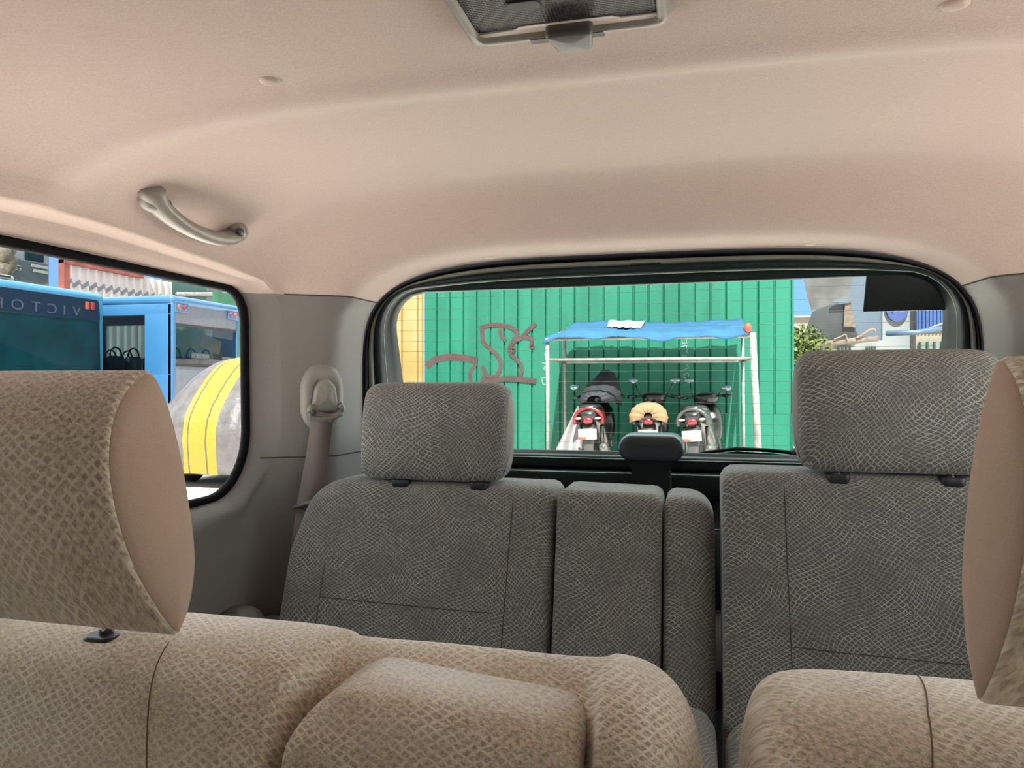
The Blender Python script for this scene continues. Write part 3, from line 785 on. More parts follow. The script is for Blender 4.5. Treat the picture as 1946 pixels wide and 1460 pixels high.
# ---- painted sheet-metal fence
def sheet(bm, x0, x1, y, z0, z1, pitch=.245, groove=.040, depth=.035):
    prof = []; x = x0
    while x < x1 - 1e-6:
        xe = min(x + pitch, x1); prof += [(x, y), (max(x, xe - groove), y)]
        if xe - x > groove: prof += [(xe - groove * .7, y + depth), (xe - groove * .3, y + depth)]
        x = xe
    prof.append((x1, y))
    rs = [[(a, b, z) for a, b in prof] for z in (z0, z1)]
    loft(bm, rs, closed=False)
def fence_mat():
    t = NT('green_fence_paint'); x, y, z = t.sep(t.coord())
    pan = t.math('FLOOR', t.math('DIVIDE', x, .98)); pv = t.n('TexWhiteNoise', noise_dimensions='1D'); t.l(pan, pv.inputs['W'])
    n1 = t.noise(t.com(t.math('MULTIPLY', x, 2.2), 0.0, t.math('MULTIPLY', z, .45)), 1.0, 4, .6)
    n2 = t.noise(t.com(x, 0.0, z), 3.0, 5, .7)
    c = t.mix(pv.outputs[0], (.0, .28, .175), (.0, .36, .225))
    c = t.mix(t.ramp(n1, .42, .62, 0, .65), c, (.015, .40, .25))
    c = t.mix(t.ramp(n2, .62, .74, 0, .5), c, (.22, .45, .30))
    c = t.mix(t.ramp(n2, .70, .78, 0, .8), c, (.42, .36, .26))
    c = t.mix(1.0, c, (REFL[0],) * 3, 'MULTIPLY'); t.bsdf(c, .55, spec=.3); return t.m
FY = 12.3
fx0, fx1 = WY(808, 700, FY).x, WY(1509, 600, FY).x
t = thing('sheet_metal_fence', 'tall green painted sheet metal fence with graffiti behind the motorcycle shelter', 'fence', ((fx0 + fx1) / 2, FY, 0))
bm = B(); sheet(bm, fx0, fx1, FY, 0, 4.6); obj('fence_sheets', bm, fence_mat(), t, smooth=False, solid=-.004)
bm = B(); sx = WY(1378, 800, FY).x; zz = WY(1450, 787, FY).z
sheet(bm, sx, fx1 - .02, FY - .012, 0, zz); obj('patch_sheet', bm, fence_mat(), t, smooth=False)
def zoom2(pts): return [WY(680 + a / 3.139, 460 + b / 3.139, FY - .004) for a, b in pts]
def smoothline(pts, it=2):
    P = [Vector(p) for p in pts]
    for _ in range(it):
        Q = [P[0]]
        for a, b in zip(P, P[1:]): Q += [a.lerp(b, .25), a.lerp(b, .75)]
        P = Q + [P[-1]]
    return P
def stroke(bm, pts, wd, y):
    P = smoothline(pts); L, Rr = [], []
    for i, p in enumerate(P):
        d = P[min(i + 1, len(P) - 1)] - P[max(i - 1, 0)]; s = Vector((-d.z, 0, d.x)).normalized() * wd / 2
        L.append(p + s); Rr.append(p - s)
    loft(bm, [[a, b, b + Vector((0, .002, 0)), a + Vector((0, .002, 0))] for a, b in zip(L, Rr)])
gk = 0
for pts, wd in (([(412, 745), (450, 705), (540, 685), (620, 692), (712, 708)], .12), ([(705, 728), (672, 770), (668, 810), (684, 850)], .06),
                ([(740, 498), (742, 545), (748, 605), (795, 640), (850, 695), (856, 760), (815, 815), (765, 800), (742, 740)], .07),
                ([(738, 512), (790, 494), (880, 498), (935, 520), (955, 555), (925, 592)], .07), ([(850, 505), (852, 560), (885, 590)], .06),
                ([(1062, 488), (1005, 540), (985, 570), (930, 592), (900, 640), (925, 670)], .07), ([(985, 568), (1045, 572), (1030, 630), (1055, 625)], .065),
                ([(905, 630), (945, 640), (900, 665), (950, 700), (985, 750), (968, 815)], .06), ([(735, 815), (790, 838), (870, 815), (960, 820), (1065, 832)], .085)):
    gk = gk + 1; bm = B(); stroke(bm, [p + Vector((0, -.0025 * gk, 0)) for p in zoom2(pts)], wd, FY); obj('graffiti_stroke', bm, M['graffiti'], t, smooth=False)
def zoom5(pts): return [WY(1020 + a / 4.054, 590 + b / 4.054, FY - .004) for a, b in pts]
for pts in ([(1120, 250), (1165, 262), (1110, 285)], [(1150, 195), (1158, 330)], [(1118, 350), (1165, 345), (1118, 385), (1170, 388)], [(1105, 470), (1180, 440), (1150, 420)],
            [(1120, 500), (1165, 545), (1172, 470), (1120, 515)], [(40, 400), (85, 415), (45, 450), (90, 470)], [(38, 520), (85, 515), (88, 575), (45, 570), (38, 520)], [(60, 330), (75, 395)]):
    bm = B(); stroke(bm, zoom5(pts), .018, FY); obj('chalk_stroke', bm, M['chalk'], t, smooth=False)
def ymat():
    t = NT('yellow_fence_paint'); x, y, z = t.sep(t.coord()); n2 = t.noise(t.com(x, 0.0, z), 3.5, 5, .7)
    c = t.mix(t.ramp(n2, .55, .75), (.80, .47, .13), (.62, .24, .07))
    c = t.mix(t.ramp(t.noise(t.coord(), 1.0, 3), .45, .6, 0, .7), c, (.82, .60, .28)); c = t.mix(1.0, c, (REFL[0],) * 3, 'MULTIPLY'); t.bsdf(c, .6); return t.m
bm = B(); sheet(bm, fx0 - 1.6, fx0 - .01, FY - .02, 0, 4.5, .30, .05); tag(obj('sheet_metal_fence', bm, ymat(), None, smooth=False, solid=-.004),
    'yellow-orange sheet metal fence panel beside the green fence', 'fence')

# ---- motorcycle shelter
YF, YB = 10.6, 11.92
pf = [WY(1040, 640, YF), WY(1047, 857, YF)]; xl = pf[0].x; xr = WY(1430, 700, YF).x; xlb, xrb = WY(1073, 700, YB).x, WY(1411, 700, YB).x
zf, zb, zbar = WY(1240, 638, YF).z, WY(1240, 617, YB).z, WY(1043, 684, YF).z
t = thing('shelter', 'pipe frame shelter with a blue tarpaulin roof over the three motorcycles', 'shelter', ((xl + xr) / 2, (YF + YB) / 2, 0))
for (x, y, z1, r) in ((xl, YF, zf - .02, .030), (xr, YF, zf + .02, .048), (xlb, YB, zb - .08, .027), (xrb, YB, zb - .08, .027)):
    bm = B(); tube(bm, [(x + (.09 if (x == xr) else .02), y, 0), (x, y, z1)], r, 12); obj('pole', bm, M['pole'], t)
for a, b in (((xl, YF, zbar), (xr, YF, zbar)), ((xlb, YB, zbar), (xrb, YB, zbar)), ((xl, YF, zbar), (xlb, YB, zbar)), ((xr, YF, zbar), (xrb, YB, zbar))):
    bm = B(); tube(bm, [a, b], .022, 10); obj('crossbar', bm, M['pole'], t)
for a, b in (((xl - .03, YF, zf - .035), (xr, YF, zf - .035)), ((xl, YF, zf - .04), (xlb, YB, zb - .07)), ((xr, YF, zf - .04), (xrb, YB, zb - .07))):
    bm = B(); tube(bm, [a, b], .02, 8); obj('roof_bar', bm, M['pole'], t)
bm = B(); rs = []
for i in range(41):
    s = i / 40; x = lerp(xl - .04, xr - .06, s); row = []
    dl = sstep(.0, .10, s)
    for k in range(13):
        q = (k / 12) ** 1.6; y = lerp(YF - .06, YB + .05, q); z = lerp(zf, zb, q) + .045
        z -= .085 * sstep(.05, 0, q) * (1 - .3 * math.sin(s * 19)) + (1 - dl) * .16 * (.4 + .6 * q) + .05 * math.sin(PI * q) * .3
        z += .012 * math.sin(s * 40 + q * 5) + .02 * math.sin(s * 7.3)
        row.append((x, y, z))
    rs.append(row)
loft(bm, rs, closed=False); tp = obj('tarpaulin', bm, M['blue_tarp'], t, solid=.01)
bm = B(); rs = []
for i in range(15):
    s = lerp(.275, .48, i / 14); x = lerp(xl - .04, xr - .06, s); row = []
    for k in range(10):
        q = lerp(.30 + .06 * math.sin(i * 2.1), .95 + .05 * math.sin(i), k / 9); y = lerp(YF - .06, YB + .05, q); z = lerp(zf, zb, q) + .03 + .05
        row.append((x + .12 * (1 - q) * (1 - i / 14), y, z - .015 * math.sin(PI * q) + .02 * math.sin(s * 7.3)))
    rs.append(row)
loft(bm, rs, closed=False); obj('white_patch', bm, M['white_tarp'], tp, solid=.006)
bm = B(); rs = []                                       # scalloped valance under the back edge
for i in range(81):
    s = i / 80; x = lerp(xlb, xrb, s); zt = zb - .02
    rs.append([(x, YB + .02, zt), (x, YB + .03, zt - .10 - .07 * abs(math.sin(s * PI * 9)))])
loft(bm, rs, closed=False); obj('valance', bm, plain('green_valance_cloth', (.02, .26, .16), .7), tp, solid=.004)
e = WY(1421, 624, YF); bm = B(); ell(bm, (e.x, YF - .02, e.z), (.055, .05, .075), 16); obj('end_cap', bm, M['red_orange'], t)
# sheets leaning against the fence, either side
# ---- motorcycles
def torus(bm, c, R_, r, n=28, m=10):
    rs = [[(c[0] + r * math.sin(b), c[1] + (R_ + r * math.cos(b)) * math.cos(a), c[2] + (R_ + r * math.cos(b)) * math.sin(a)) for b in [2 * PI * k / m for k in range(m)]] for a in [2 * PI * i / n for i in range(n + 1)]]
    loft(bm, rs, cap=False)
def sect_loft(bm, secs, n=16, p=2.6):
    """secs: (y, zc, half width, half height)"""
    rs = []
    for y, z, w_, h in secs:
        r = []
        for k in range(n):
            a = 2 * PI * k / n; ca, sa = math.cos(a), math.sin(a)
            r.append((w_ * math.copysign(abs(ca) ** (2 / p), ca), y, z + h * math.copysign(abs(sa) ** (2 / p), sa)))
        rs.append(r)
    loft(bm, rs)
def moto(label, x, y, rot, lean, body, tail, mirrors, big=1.08, plate_orange=True, lit=True):
    root = thing('motorcycle', label, 'motorcycle', (x, y, 0), 'motorcycles under the shelter')
    T = Matrix.Translation((x, y, 0)) @ Matrix.Rotation(rot, 4, 'Z') @ Matrix.Rotation(lean, 4, 'Y') @ Matrix.Scale(big, 4)
    def put(nm, bm, m, par=None, **k):
        bmesh.ops.transform(bm, matrix=T, verts=bm.verts); return obj(nm, bm, m, par or root, **k)
    for yy in (0, 1.24):
        bm = B(); torus(bm, (0, yy, .28), .225, .055); tw = put('wheel', bm, M['tyre'])
        bm = B(); tube(bm, [(-.03, yy, .28), (.03, yy, .28)], .17, 20); put('rim', bm, M['metal'], tw)
    bm = B(); sect_loft(bm, [(-.40, .80, .05, .03), (-.36, .80, .11, .07), (-.22, .80, .16, .10), (0, .76, .17, .13), (.3, .68, .16, .14), (.55, .50, .15, .12), (.85, .38, .14, .10)]); put('body', bm, body)
    bm = B()
    for k in range(17):
        pass
    rs = []
    for k in range(17):                              # arched tail cowl around the lamp
        a = lerp(-.35, PI + .35, k / 16); rs.append([(.20 * math.cos(a) * (1 + .0), yy, .74 + .17 * math.sin(a)) for yy in (-.37, -.30, -.05)] + [(.15 * math.cos(a), yy, .74 + .12 * math.sin(a)) for yy in (-.05, -.34)])
    loft(bm, rs); put('tail_cowl', bm, tail)
    bm = B(); sect_loft(bm, [(-.34, .90, .07, .02), (-.28, .905, .13, .045), (0, .88, .15, .06), (.25, .83, .14, .06), (.45, .82, .10, .05), (.52, .82, .05, .03)]); put('seat', bm, M['bike_black'])
    bm = B(); sect_loft(bm, [(-.44, .30, .055, .04), (-.40, .46, .075, .10), (-.33, .60, .085, .10), (-.20, .66, .085, .06)]); put('mudguard', bm, M['bike_grey'])
    bm = B(); ell(bm, (0, -.385, .735), (.065, .03, .045), 14); put('tail_lamp', bm, M['lamp_red'])
    for s in (-1, 1):
        bm = B(); ell(bm, (s * .125, -.37, .765), (.045, .025, .018), 10); put('indicator', bm, M['white_paint'])
    bm = B(); box(bm, -.118, .118, -.475, -.468, .50, .635, .006); pl_ = put('number_plate', bm, M['plate'])
    if plate_orange:
        bm = B(); box(bm, -.114, -.02, -.478, -.474, .503, .535, .001, 1); put('plate_strip', bm, M['lamp_orange'], pl_)
    bm = B(); tube(bm, [(.15, .35, .26), (.17, .1, .28), (.185, -.05, .33), (.19, -.42, .40)], [.02, .025, .06, .055], 12); ex = put('exhaust', bm, M['metal'])
    bm = B(); ell(bm, (.19, -.425, .40), (.022, .01, .022), 12); put('outlet', bm, M['dark_hole'], ex)
    for s in (-1, 1):
        bm = B(); tube(bm, [(s * .13, -.02, .30), (s * .14, -.12, .66)], .028, 8); put('shock_absorber', bm, M['metal'])
    for s in (-1, 1):
        bm = B(); tube(bm, [(s * .17, .05, .30), (s * .30, .05, .29)], .016, 6); put('footpeg', bm, M['metal'])
    bm = B(); sect_loft(bm, [(.80, .55, .17, .22), (.90, .62, .21, .26), (1.0, .70, .19, .24), (1.12, .80, .12, .15), (1.18, .82, .05, .06)]); put('leg_shield', bm, body)
    bm = B(); sect_loft(bm, [(.80, 1.00, .06, .05), (.84, 1.01, .16, .07), (.95, 1.0, .17, .09), (1.08, .96, .11, .08), (1.14, .94, .05, .04)]); put('handlebar_cowl', bm, M['bike_black'])
    bm = B(); tube(bm, [(-.35, .80, 1.02), (-.2, .86, 1.03), (.2, .86, 1.03), (.35, .80, 1.02)], .014, 8)
    for s in (-1, 1): tube(bm, [(s * .24, .845, 1.03), (s * .36, .795, 1.02)], .022, 8)
    put('handlebar', bm, M['bike_black'])
    for s in (-1, 1):
        bm = B(); tube(bm, [(s * .095, 1.08, .75), (s * .10, 1.24, .28)], .022, 8); put('fork', bm, M['metal'])
    bm = B(); sect_loft(bm, [(.98, .50, .04, .03), (1.1, .60, .07, .04), (1.3, .59, .07, .04), (1.45, .48, .06, .03)]); put('front_mudguard', bm, body)
    for s, dx, h in mirrors:
        bm = B(); tube(bm, [(s * .17, .86, 1.04), (s * (.17 + dx * .5), .86, 1.10), (s * (.17 + dx), .86, h)], .008, 6); st = put('mirror', bm, M['bike_black'])
        bm = B(); ell(bm, (s * (.19 + dx), .85, h + .01), (.072, .014, .042), 16); put('mirror_glass', bm, M['mirror'], st)
    return T
b1, b2, b3 = WY(1124, 800, 10.55), WY(1229, 800, 10.55), WY(1318, 800, 10.5)
T1 = moto('red-tailed motorcycle under the shelter, half covered by a black sheet', b1.x + .04, 10.52, R(0), R(-2), M['bike_black'], M['bike_red'], [(-1, .16, 1.16)])
T2 = moto('black motorcycle with a tan-orange cloth over its tail, between the other two', b2.x + .05, 10.52, R(0), 0, M['bike_black'], M['bike_black'], [(-1, .10, 1.24), (1, .10, 1.245)], plate_orange=False)
T3 = moto('grey-tailed motorcycle turned to the side, beside the white post of the shelter', b3.x + .10, 10.50, R(-9), R(-4), M['bike_black'], M['bike_grey'], [(-1, .02, 1.26), (1, .10, 1.12)])
def cloth(name, label, T, secs, m, n=24, wob=.02, p=2.2, skew=0.0):
    sec_x = lambda y: skew * sstep(.4, .85, y)
    rs = []; rnd = random.Random(3)
    for y, z, w_, h in secs:
        r = []
        for k in range(n + 1):
            a = lerp(-.25, PI + .25, k / n); j = 1 + wob * math.sin(k * 2.3 + y * 9) 
            r.append(T @ Vector((sec_x(y) + w_ * j * math.copysign(abs(math.cos(a)) ** (2 / p), math.cos(a)), y + .01 * math.sin(k * 1.7), z + h * j * math.copysign(abs(math.sin(a)) ** (2 / p), math.sin(a)))))
        rs.append(r)
    bm = B(); loft(bm, rs, closed=False); o = obj(name, bm, m, None, solid=.006); return tag(o, label, 'cover')
cloth('cloth', 'tan-orange cloth draped over the tail of the black motorcycle', T2, [(-.46, .80, .05, .05), (-.43, .78, .19, .16), (-.36, .77, .235, .20), (-.2, .77, .22, .20), (.05, .77, .20, .18), (.12, .77, .12, .12)], M['cloth_orange'], wob=.03)
cloth('cover_sheet', 'black cover sheet peaked over the handlebar of the red-tailed motorcycle', T1, [(.30, .98, .10, .06), (.45, .98, .22, .14), (.62, 1.0, .27, .26), (.80, 1.0, .20, .40), (.95, 1.0, .14, .36), (1.1, .95, .10, .15)], M['dark_cover'], wob=.03, skew=.12)
bm = B(); rs = []
A0, A1 = WY(1050, 866, 10.1), WY(1106, 866, 10.1); Bm = WY(1098, 772, 10.75)
for k in range(13):
    s = k / 12; l = A0.lerp(Bm, s ** .8); r_ = A1.lerp(Bm + Vector((.06, 0, 0)), s)
    rs.append([(lerp(l.x, r_.x, q) , lerp(l.y, r_.y, q) - .06 * math.sin(q * 9 + s * 2) * (1 - s) + .10 * q, lerp(l.z - (.34 if s < .05 else 0), r_.z - (.30 if s < .05 else 0), q)) for q in frange(0, 1, 9)])
loft(bm, rs, closed=False); tag(obj('cover_sheet', bm, M['silver_cover'], None, solid=.006), 'silver-grey cover sheet hanging to the ground beside the red-tailed motorcycle', 'cover')

# ---- buses on the left
def bus(label, xr_, y0, y1, ztop_, paint, length, first):
    root = thing('bus', label, 'bus', (xr_, (y0 + y1) / 2, 0))
    x0 = xr_ - length
    def bx_(nm, x0_, x1_, ya, yb, za, zb_, m, bev=.03, par=None):
        bm = B(); box(bm, x0_, x1_, ya, yb, za, zb_, bev, 3); return obj(nm, bm, m, par or root, auto=40)
    return root, x0, bx_
root, x0, bx = bus('light blue bus with a wide dark rear window, in front of the white hoarding', -10.7, 9.0, 11.62, 3.02, M['bus_blue'], 7.5, True)
bm = B(); box(bm, x0, -10.7, 9.0, 11.62, .35, 3.0, .10, 4); obj('body', bm, M['bus_blue'], root, auto=50)
bm = B(); pillow(bm, rounded([(9.12, 1.45), (11.50, 1.45), (11.47, 2.62), (9.15, 2.62)], .06), 0, .03, .012, .01, place=lambda x, y, z: (-10.685 - y + .0, x, z))
rw = obj('rear_window', bm, M['bus_glass'], root)
bm = B(); pillow(bm, rounded([(9.13, 2.46), (11.48, 2.46), (11.44, 2.86), (9.16, 2.86)], .05), 0, .04, .012, .006, place=lambda x, y, z: (-10.672 - y, x, z)); band = obj('upper_band', bm, M['bus_band'], root)
def letter_bm(ch, size, ext):
    fc = bpy.data.curves.new('lettering', 'FONT'); fc.body = ch; fc.size = size; fc.extrude = ext
    to = bpy.data.objects.new('lettering_source', fc); COL.objects.link(to); bpy.context.view_layer.update()
    me = bpy.data.meshes.new_from_object(to.evaluated_get(bpy.context.evaluated_depsgraph_get())); bpy.data.objects.remove(to)
    b_ = B(); b_.from_mesh(me); return b_
lm_ = plain('letter_reflection', (.06, .10, .16), .4); yy = 11.02
for ch in 'VICTOR':                                   # a sign's reflection in the glass, built as pale backwards letters
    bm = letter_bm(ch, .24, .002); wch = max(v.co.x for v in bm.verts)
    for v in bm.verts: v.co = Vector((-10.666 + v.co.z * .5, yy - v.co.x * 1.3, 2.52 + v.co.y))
    yy -= wch * 1.3 + .13; obj('letter', bm, lm_, band, smooth=False)  # each letter stands in for the sign's reflection
for ya, m in ((11.12, M['lamp_orange']), (11.24, M['lamp_red'])):
    bm = B(); pillow(bm, rounded([(ya, 2.66), (ya + .09, 2.66), (ya + .09, 2.80), (ya, 2.80)], .02), 0, .03, .01, .004, place=lambda x, y, z: (-10.655 - y, x, z)); obj('marker_lamp', bm, m, root)
for yy in (9.3, 11.3):
    bm = B(); tube(bm, [(-12.4, yy - .13, .48), (-12.4, yy + .13, .48)], .48, 24); obj('wheel', bm, M['tyre'], root)
bm = B(); box(bm, -14.0, -11.6, 9.15, 10.55, 2.98, 3.22, .06, 3); rk = obj('roof_pod', bm, M['white_paint'], root, auto=50)
for z in (3.04, 3.11, 3.17):
    bm = B(); box(bm, -11.63, -11.59, 9.25, 10.45, z, z + .03, .004, 1); obj('louvre', bm, M['bus_dark'], rk)

root = thing('bus', 'sky blue bus with see-through windows, its rear corner behind the covered car', 'bus', (-9.55, 13.0, 0))
X1, X0, Ya, Yb, ZT = -9.55, -16.5, 12.02, 14.12, 3.0
bx = lambda nm, x0_, x1_, ya, yb, za, zb_, m, bev=.02, par=None: obj(nm, (lambda b: (box(b, x0_, x1_, ya, yb, za, zb_, bev, 3), b)[1])(B()), m, par or root, auto=40)
bx('roof', X0, X1 + .03, Ya - .02, Yb + .02, 2.82, ZT, M['bus_blue2'], .08)
bx('floor_panel', X0, X1 - .03, Ya + .03, Yb - .03, .5, .62, M['bus_dark'])
bx('lower_side', X0, X1 - .01, Ya, Ya + .05, .4, 1.50, M['bus_blue2']); bx('lower_side', X0, X1 - .01, Yb - .05, Yb, .4, 1.50, M['bus_blue2'])
bx('cantrail', X0, X1 - .01, Ya, Ya + .05, 2.62, 2.84, M['bus_blue2']); bx('cantrail', X0, X1 - .01, Yb - .05, Yb, 2.62, 2.84, M['bus_blue2'])
for k in range(5):
    xa = X1 - .62 - k * 1.45
    for yy in (Ya, Yb - .05):
        bx('pillar', xa - (.0 if k else 0), xa + (.60 if k == 0 else .10), yy, yy + .05, 1.48, 2.64, M['bus_blue2'], .01)
        if k < 4:
            gp = bx('side_pane', xa - 1.36, xa, yy + .018, yy + .03, 1.50, 2.62, M['bus_pane'], .002)
bx('rear_panel', X1 - .04, X1, Ya + .02, Yb - .02, .4, 1.66, M['bus_grey'], .03)
bx('corner_post', X1 - .12, X1 + .005, Ya, Ya + .11, .4, 2.86, M['bus_blue2'], .03); bx('corner_post', X1 - .12, X1 + .005, Yb - .09, Yb, .4, 2.86, M['bus_blue2'], .03)
bx('window_band', X1 - .04, X1 - .01, Ya + .1, Yb - .08, 2.42, 2.84, M['bus_grey'], .01)
bx('sill', X1 - .03, X1 + .01, Ya + .1, Yb - .08, 1.64, 1.70, M['tyre'], .01); bx('header', X1 - .03, X1 + .006, Ya + .1, Yb - .08, 2.42, 2.47, M['tyre'], .01)
bx('rear_pane', X1 - .02, X1 - .012, Ya + .11, Yb - .09, 1.70, 2.42, M['bus_pane'], .002)
for yy, ms in ((Ya + .14, (M['lamp_orange'], M['lamp_red'])), (Yb - .32, (M['lamp_red'], M['lamp_orange']))):
    lp_ = bx('lamp_panel', X1 - .01, X1 + .02, yy - .08, yy + .30, 2.68, 2.90, M['bus_blue2'], .01)
    for k, m in enumerate(ms):
        bm = B(); ell(bm, (X1 + .02, yy + .03 + k * .16, 2.78), (.03, .05, .065), 14); obj('marker_lamp', bm, m, lp_)
for r_ in range(4):
    for c_ in range(4):
        xs_ = X1 - .55 - r_ * 1.0; yc = Ya + .30 + c_ * .48
        bm = B(); box(bm, xs_ - .06, xs_ + .06, yc - .20, yc + .20, .62, 1.86, .05, 3)
        st = obj('seat_back', bm, M['bus_dark'], root, auto=50)
        bm = B(); tube(bm, [(xs_, yc + .15 * math.cos(a), 1.86 + .17 * math.sin(a)) for a in frange(0, PI, 11)], .018, 8); obj('grab_bar', bm, M['bus_dark'], st)
for xx in (-11.3, -14.8):
    for yy in (Ya + .2, Yb - .2):
        bm = B(); tube(bm, [(xx, yy - .13, .46), (xx, yy + .13, .46)], .46, 24); obj('wheel', bm, M['tyre'], root)
bm = B(); box(bm, X1 - .10, X1 - .085, 12.95, 13.62, 1.98, 2.28, .005, 1)
bmesh.ops.rotate(bm, verts=bm.verts, cent=(X1 - .09, 13.28, 2.13), matrix=Matrix.Rotation(R(-14), 3, 'X'))
tag(obj('cardboard_sheet', bm, plain('cardboard', (.45, .34, .24), .9), None, smooth=False), 'tilted cardboard sheet inside the rear window of the sky blue bus', 'cardboard')

# ---- car under a cover
def car():
    XC, YR = -5.80, 7.85
    root = thing('covered_car', 'parked car under a grey cover with a yellow stripe, outside the side window', 'car', (XC, YR + 1.8, 0))
    tt = NT('car_cover_cloth'); x, y, z = tt.sep(tt.coord())
    nz = tt.noise(tt.coord(), 7, 4, .6); ax = tt.math('ADD', x, tt.math('MULTIPLY', tt.math('SUBTRACT', nz, .5), .03))
    ins = tt.math('MULTIPLY', tt.math('GREATER_THAN', ax, -.235), tt.math('LESS_THAN', ax, .235))
    l1 = tt.math('LESS_THAN', tt.math('ABSOLUTE', tt.math('ADD', ax, .165)), .011); l2 = tt.math('LESS_THAN', tt.math('ABSOLUTE', tt.math('SUBTRACT', ax, .10)), .013)
    c = tt.mix(tt.ramp(nz, .3, .7), (.17, .155, .165), (.27, .245, .26))
    c = tt.mix(ins, c, (.68, .49, .0)); c = tt.mix(tt.math('MULTIPLY', ins, tt.math('MAXIMUM', l1, l2)), c, (.20, .17, .06))
    c = tt.mix(1.0, c, (REFL[0],) * 3, 'MULTIPLY'); tt.bsdf(c, .55, bump=nz, bstr=.5, bdist=.05)
    prof = [(7.86, .19), (7.80, .62), (7.84, .88), (8.00, 1.10), (8.22, 1.34), (8.50, 1.58), (8.85, 1.68), (9.6, 1.72), (10.8, 1.68), (11.2, 1.3), (11.7, 1.05), (11.85, .9), (11.87, .2)]
    rs = []
    n = 41
    for i, (y, zt) in enumerate(prof):
        r = []
        for k in range(n):
            a = lerp(0, PI, k / (n - 1)); ca, sa = math.cos(a), math.sin(a)
            wv = .84 if zt > .35 else .82
            xx = wv * math.copysign(abs(ca) ** .55, ca); zz = .14 + (zt - .14) * abs(sa) ** .42
            xx *= lerp(1.0, .80, sstep(.9, 1.7, zz)) 
            r.append((XC + xx + .012 * math.sin(k * 3.1 + y * 4), y + .10 * (ca * ca) * (1 if y < 9 else 0) + .02 * math.sin(k * 2.2), zz + .01 * math.sin(k * 1.9)))
        rs.append(r)
    bm = B(); loft(bm, rs, closed=False); obj('cover', bm, tt.m, root, sub=1)
    for xx in (-.68, .68):
        for yy in (8.5, 11.0):
            bm = B(); tube(bm, [(XC + xx - .1, yy, .30), (XC + xx + .1, yy, .30)], .30, 24); obj('wheel', bm, M['tyre'], root)
    bm = B(); box(bm, XC - .76, XC + .76, 7.98, 11.7, .16, .5, .05); obj('underbody', bm, M['tyre'], root)
car()

# ---- beyond the buses
XB = -17.0
def wallx(name, label, cat, x, px0, px1, top, m, parent=None, dx=0, z0=0, thick=.4):
    a = WX(px0, 600, x); b = WX(px1, 600, x); bm = B(); box(bm, x - thick, x, a.y, b.y, z0, top)
    o = obj(name, bm, m, parent, smooth=False)
    return tag(o, label, cat) if not parent else o
zt = WX(60, 440, -22).z
root = thing('building', 'grey building with a dark sign, seen above the light blue bus', 'building', (-23, 19, 0))
bm = B(); a, b = WX(-120, 500, -22), WX(93, 500, -22); box(bm, -26, -22, a.y, b.y, 0, zt + 3); obj('wall', bm, plain('grey_render', (.42, .47, .54), .8, scale=.6, var=.12), root, smooth=False)
a, b = WX(-60, 505, -21.9), WX(92, 528, -21.9)
bm = B(); box(bm, -22.0, -21.9, a.y, b.y, WX(60, 528, -21.9).z - .1, WX(60, 497, -21.9).z, .02); sg = obj('signboard', bm, plain('dark_slate_sign', (.05, .11, .14), .5), root, smooth=False)
lm_ = plain('pale_letters', (.55, .66, .62), .5)
for ch, px in (('R', 9), ('I', 22), ('G', 27)):
    bm = letter_bm(ch, .32, .01); o0 = WX(px, 510, -21.88); kk = 1.2
    for v in bm.verts: v.co = Vector((-21.88 + v.co.z, o0.y + v.co.x * kk, o0.z + v.co.y * .8 - .05))
    obj('letter', bm, lm_, sg, smooth=False)
for px0, px1, py in ((60, 91, 504), (64, 91, 514)):
    bm = B(); a, b = WX(px0, py, -21.88), WX(px1, py, -21.88); box(bm, -21.9, -21.87, a.y, b.y, a.z - .05, a.z + .05)
    obj('text_line', bm, lm_, sg, smooth=False)
a, b = WX(51, 498, -21.9), WX(86, 467, -21.9)
bm = B(); box(bm, -22.0, -21.95, a.y, b.y, a.z + .1, b.z, .02); obj('window', bm, M['bus_glass'], root, smooth=False)
bm = B()
for s in range(5):
    ell(bm, tuple(WX(3 + (s % 2) * 9, 455 + s * 15, -21.2)), (.35, .28, .35), 10)
tag(obj('hanging_plant', bm, plain('dry_climber', (.26, .22, .16), .9, scale=5, var=.5), None), 'dry brownish climber on the grey building, at the left edge of the view', 'plant')
# rooftop frame of thin bars
t = thing('roof_frame', 'pale metal roof bars against the sky above the white hoarding', 'frame', (-21, 21, 3))
for p_, q_ in (((64, 467), (90, 464)), ((74, 477), (130, 472)), ((137, 488), (200, 482)), ((70, 462), (175, 496)), ((123, 476), (124, 500))):
    bm = B(); tube(bm, [WX(*p_, -20), WX(*q_, -20)], .045, 6); obj('bar', bm, M['pole'], t)
# white corrugated hoarding in a red frame
t = thing('hoarding', 'white corrugated metal hoarding with a rusty orange-red frame, behind the blue buses', 'hoarding', (XB, 19, 0))
a, b = WX(122, 500, XB), WX(326, 530, XB); zt = WX(190, 507, XB).z
tt = NT('white_corrugated'); x, y, z = tt.sep(tt.coord()); n_ = tt.noise(tt.com(0.0, tt.math('MULTIPLY', y, 3.0), tt.math('MULTIPLY', z, .4)), 1.5, 4, .6)
zl = tt.math('ADD', z, tt.math('MULTIPLY', tt.math('SINE', tt.math('MULTIPLY', y, 21.0)), .06))
line = tt.ramp(tt.math('ABSOLUTE', tt.math('SUBTRACT', zl, zt - .62)), .05, .09, 1, 0)
c = tt.mix(tt.ramp(n_, .5, .7, 0, .6), (1.25, 1.15, 1.15), (.95, .66, .56)); c = tt.mix(line, c, (.36, .38, .46)); c = tt.mix(1.0, c, (REFL[0],) * 3, 'MULTIPLY'); tt.bsdf(c, .6)
bm = B(); prof = []
for i in range(241):
    y = lerp(a.y + .05, b.y, i / 240); prof.append((XB + .035 * math.sin(y * 21), y))
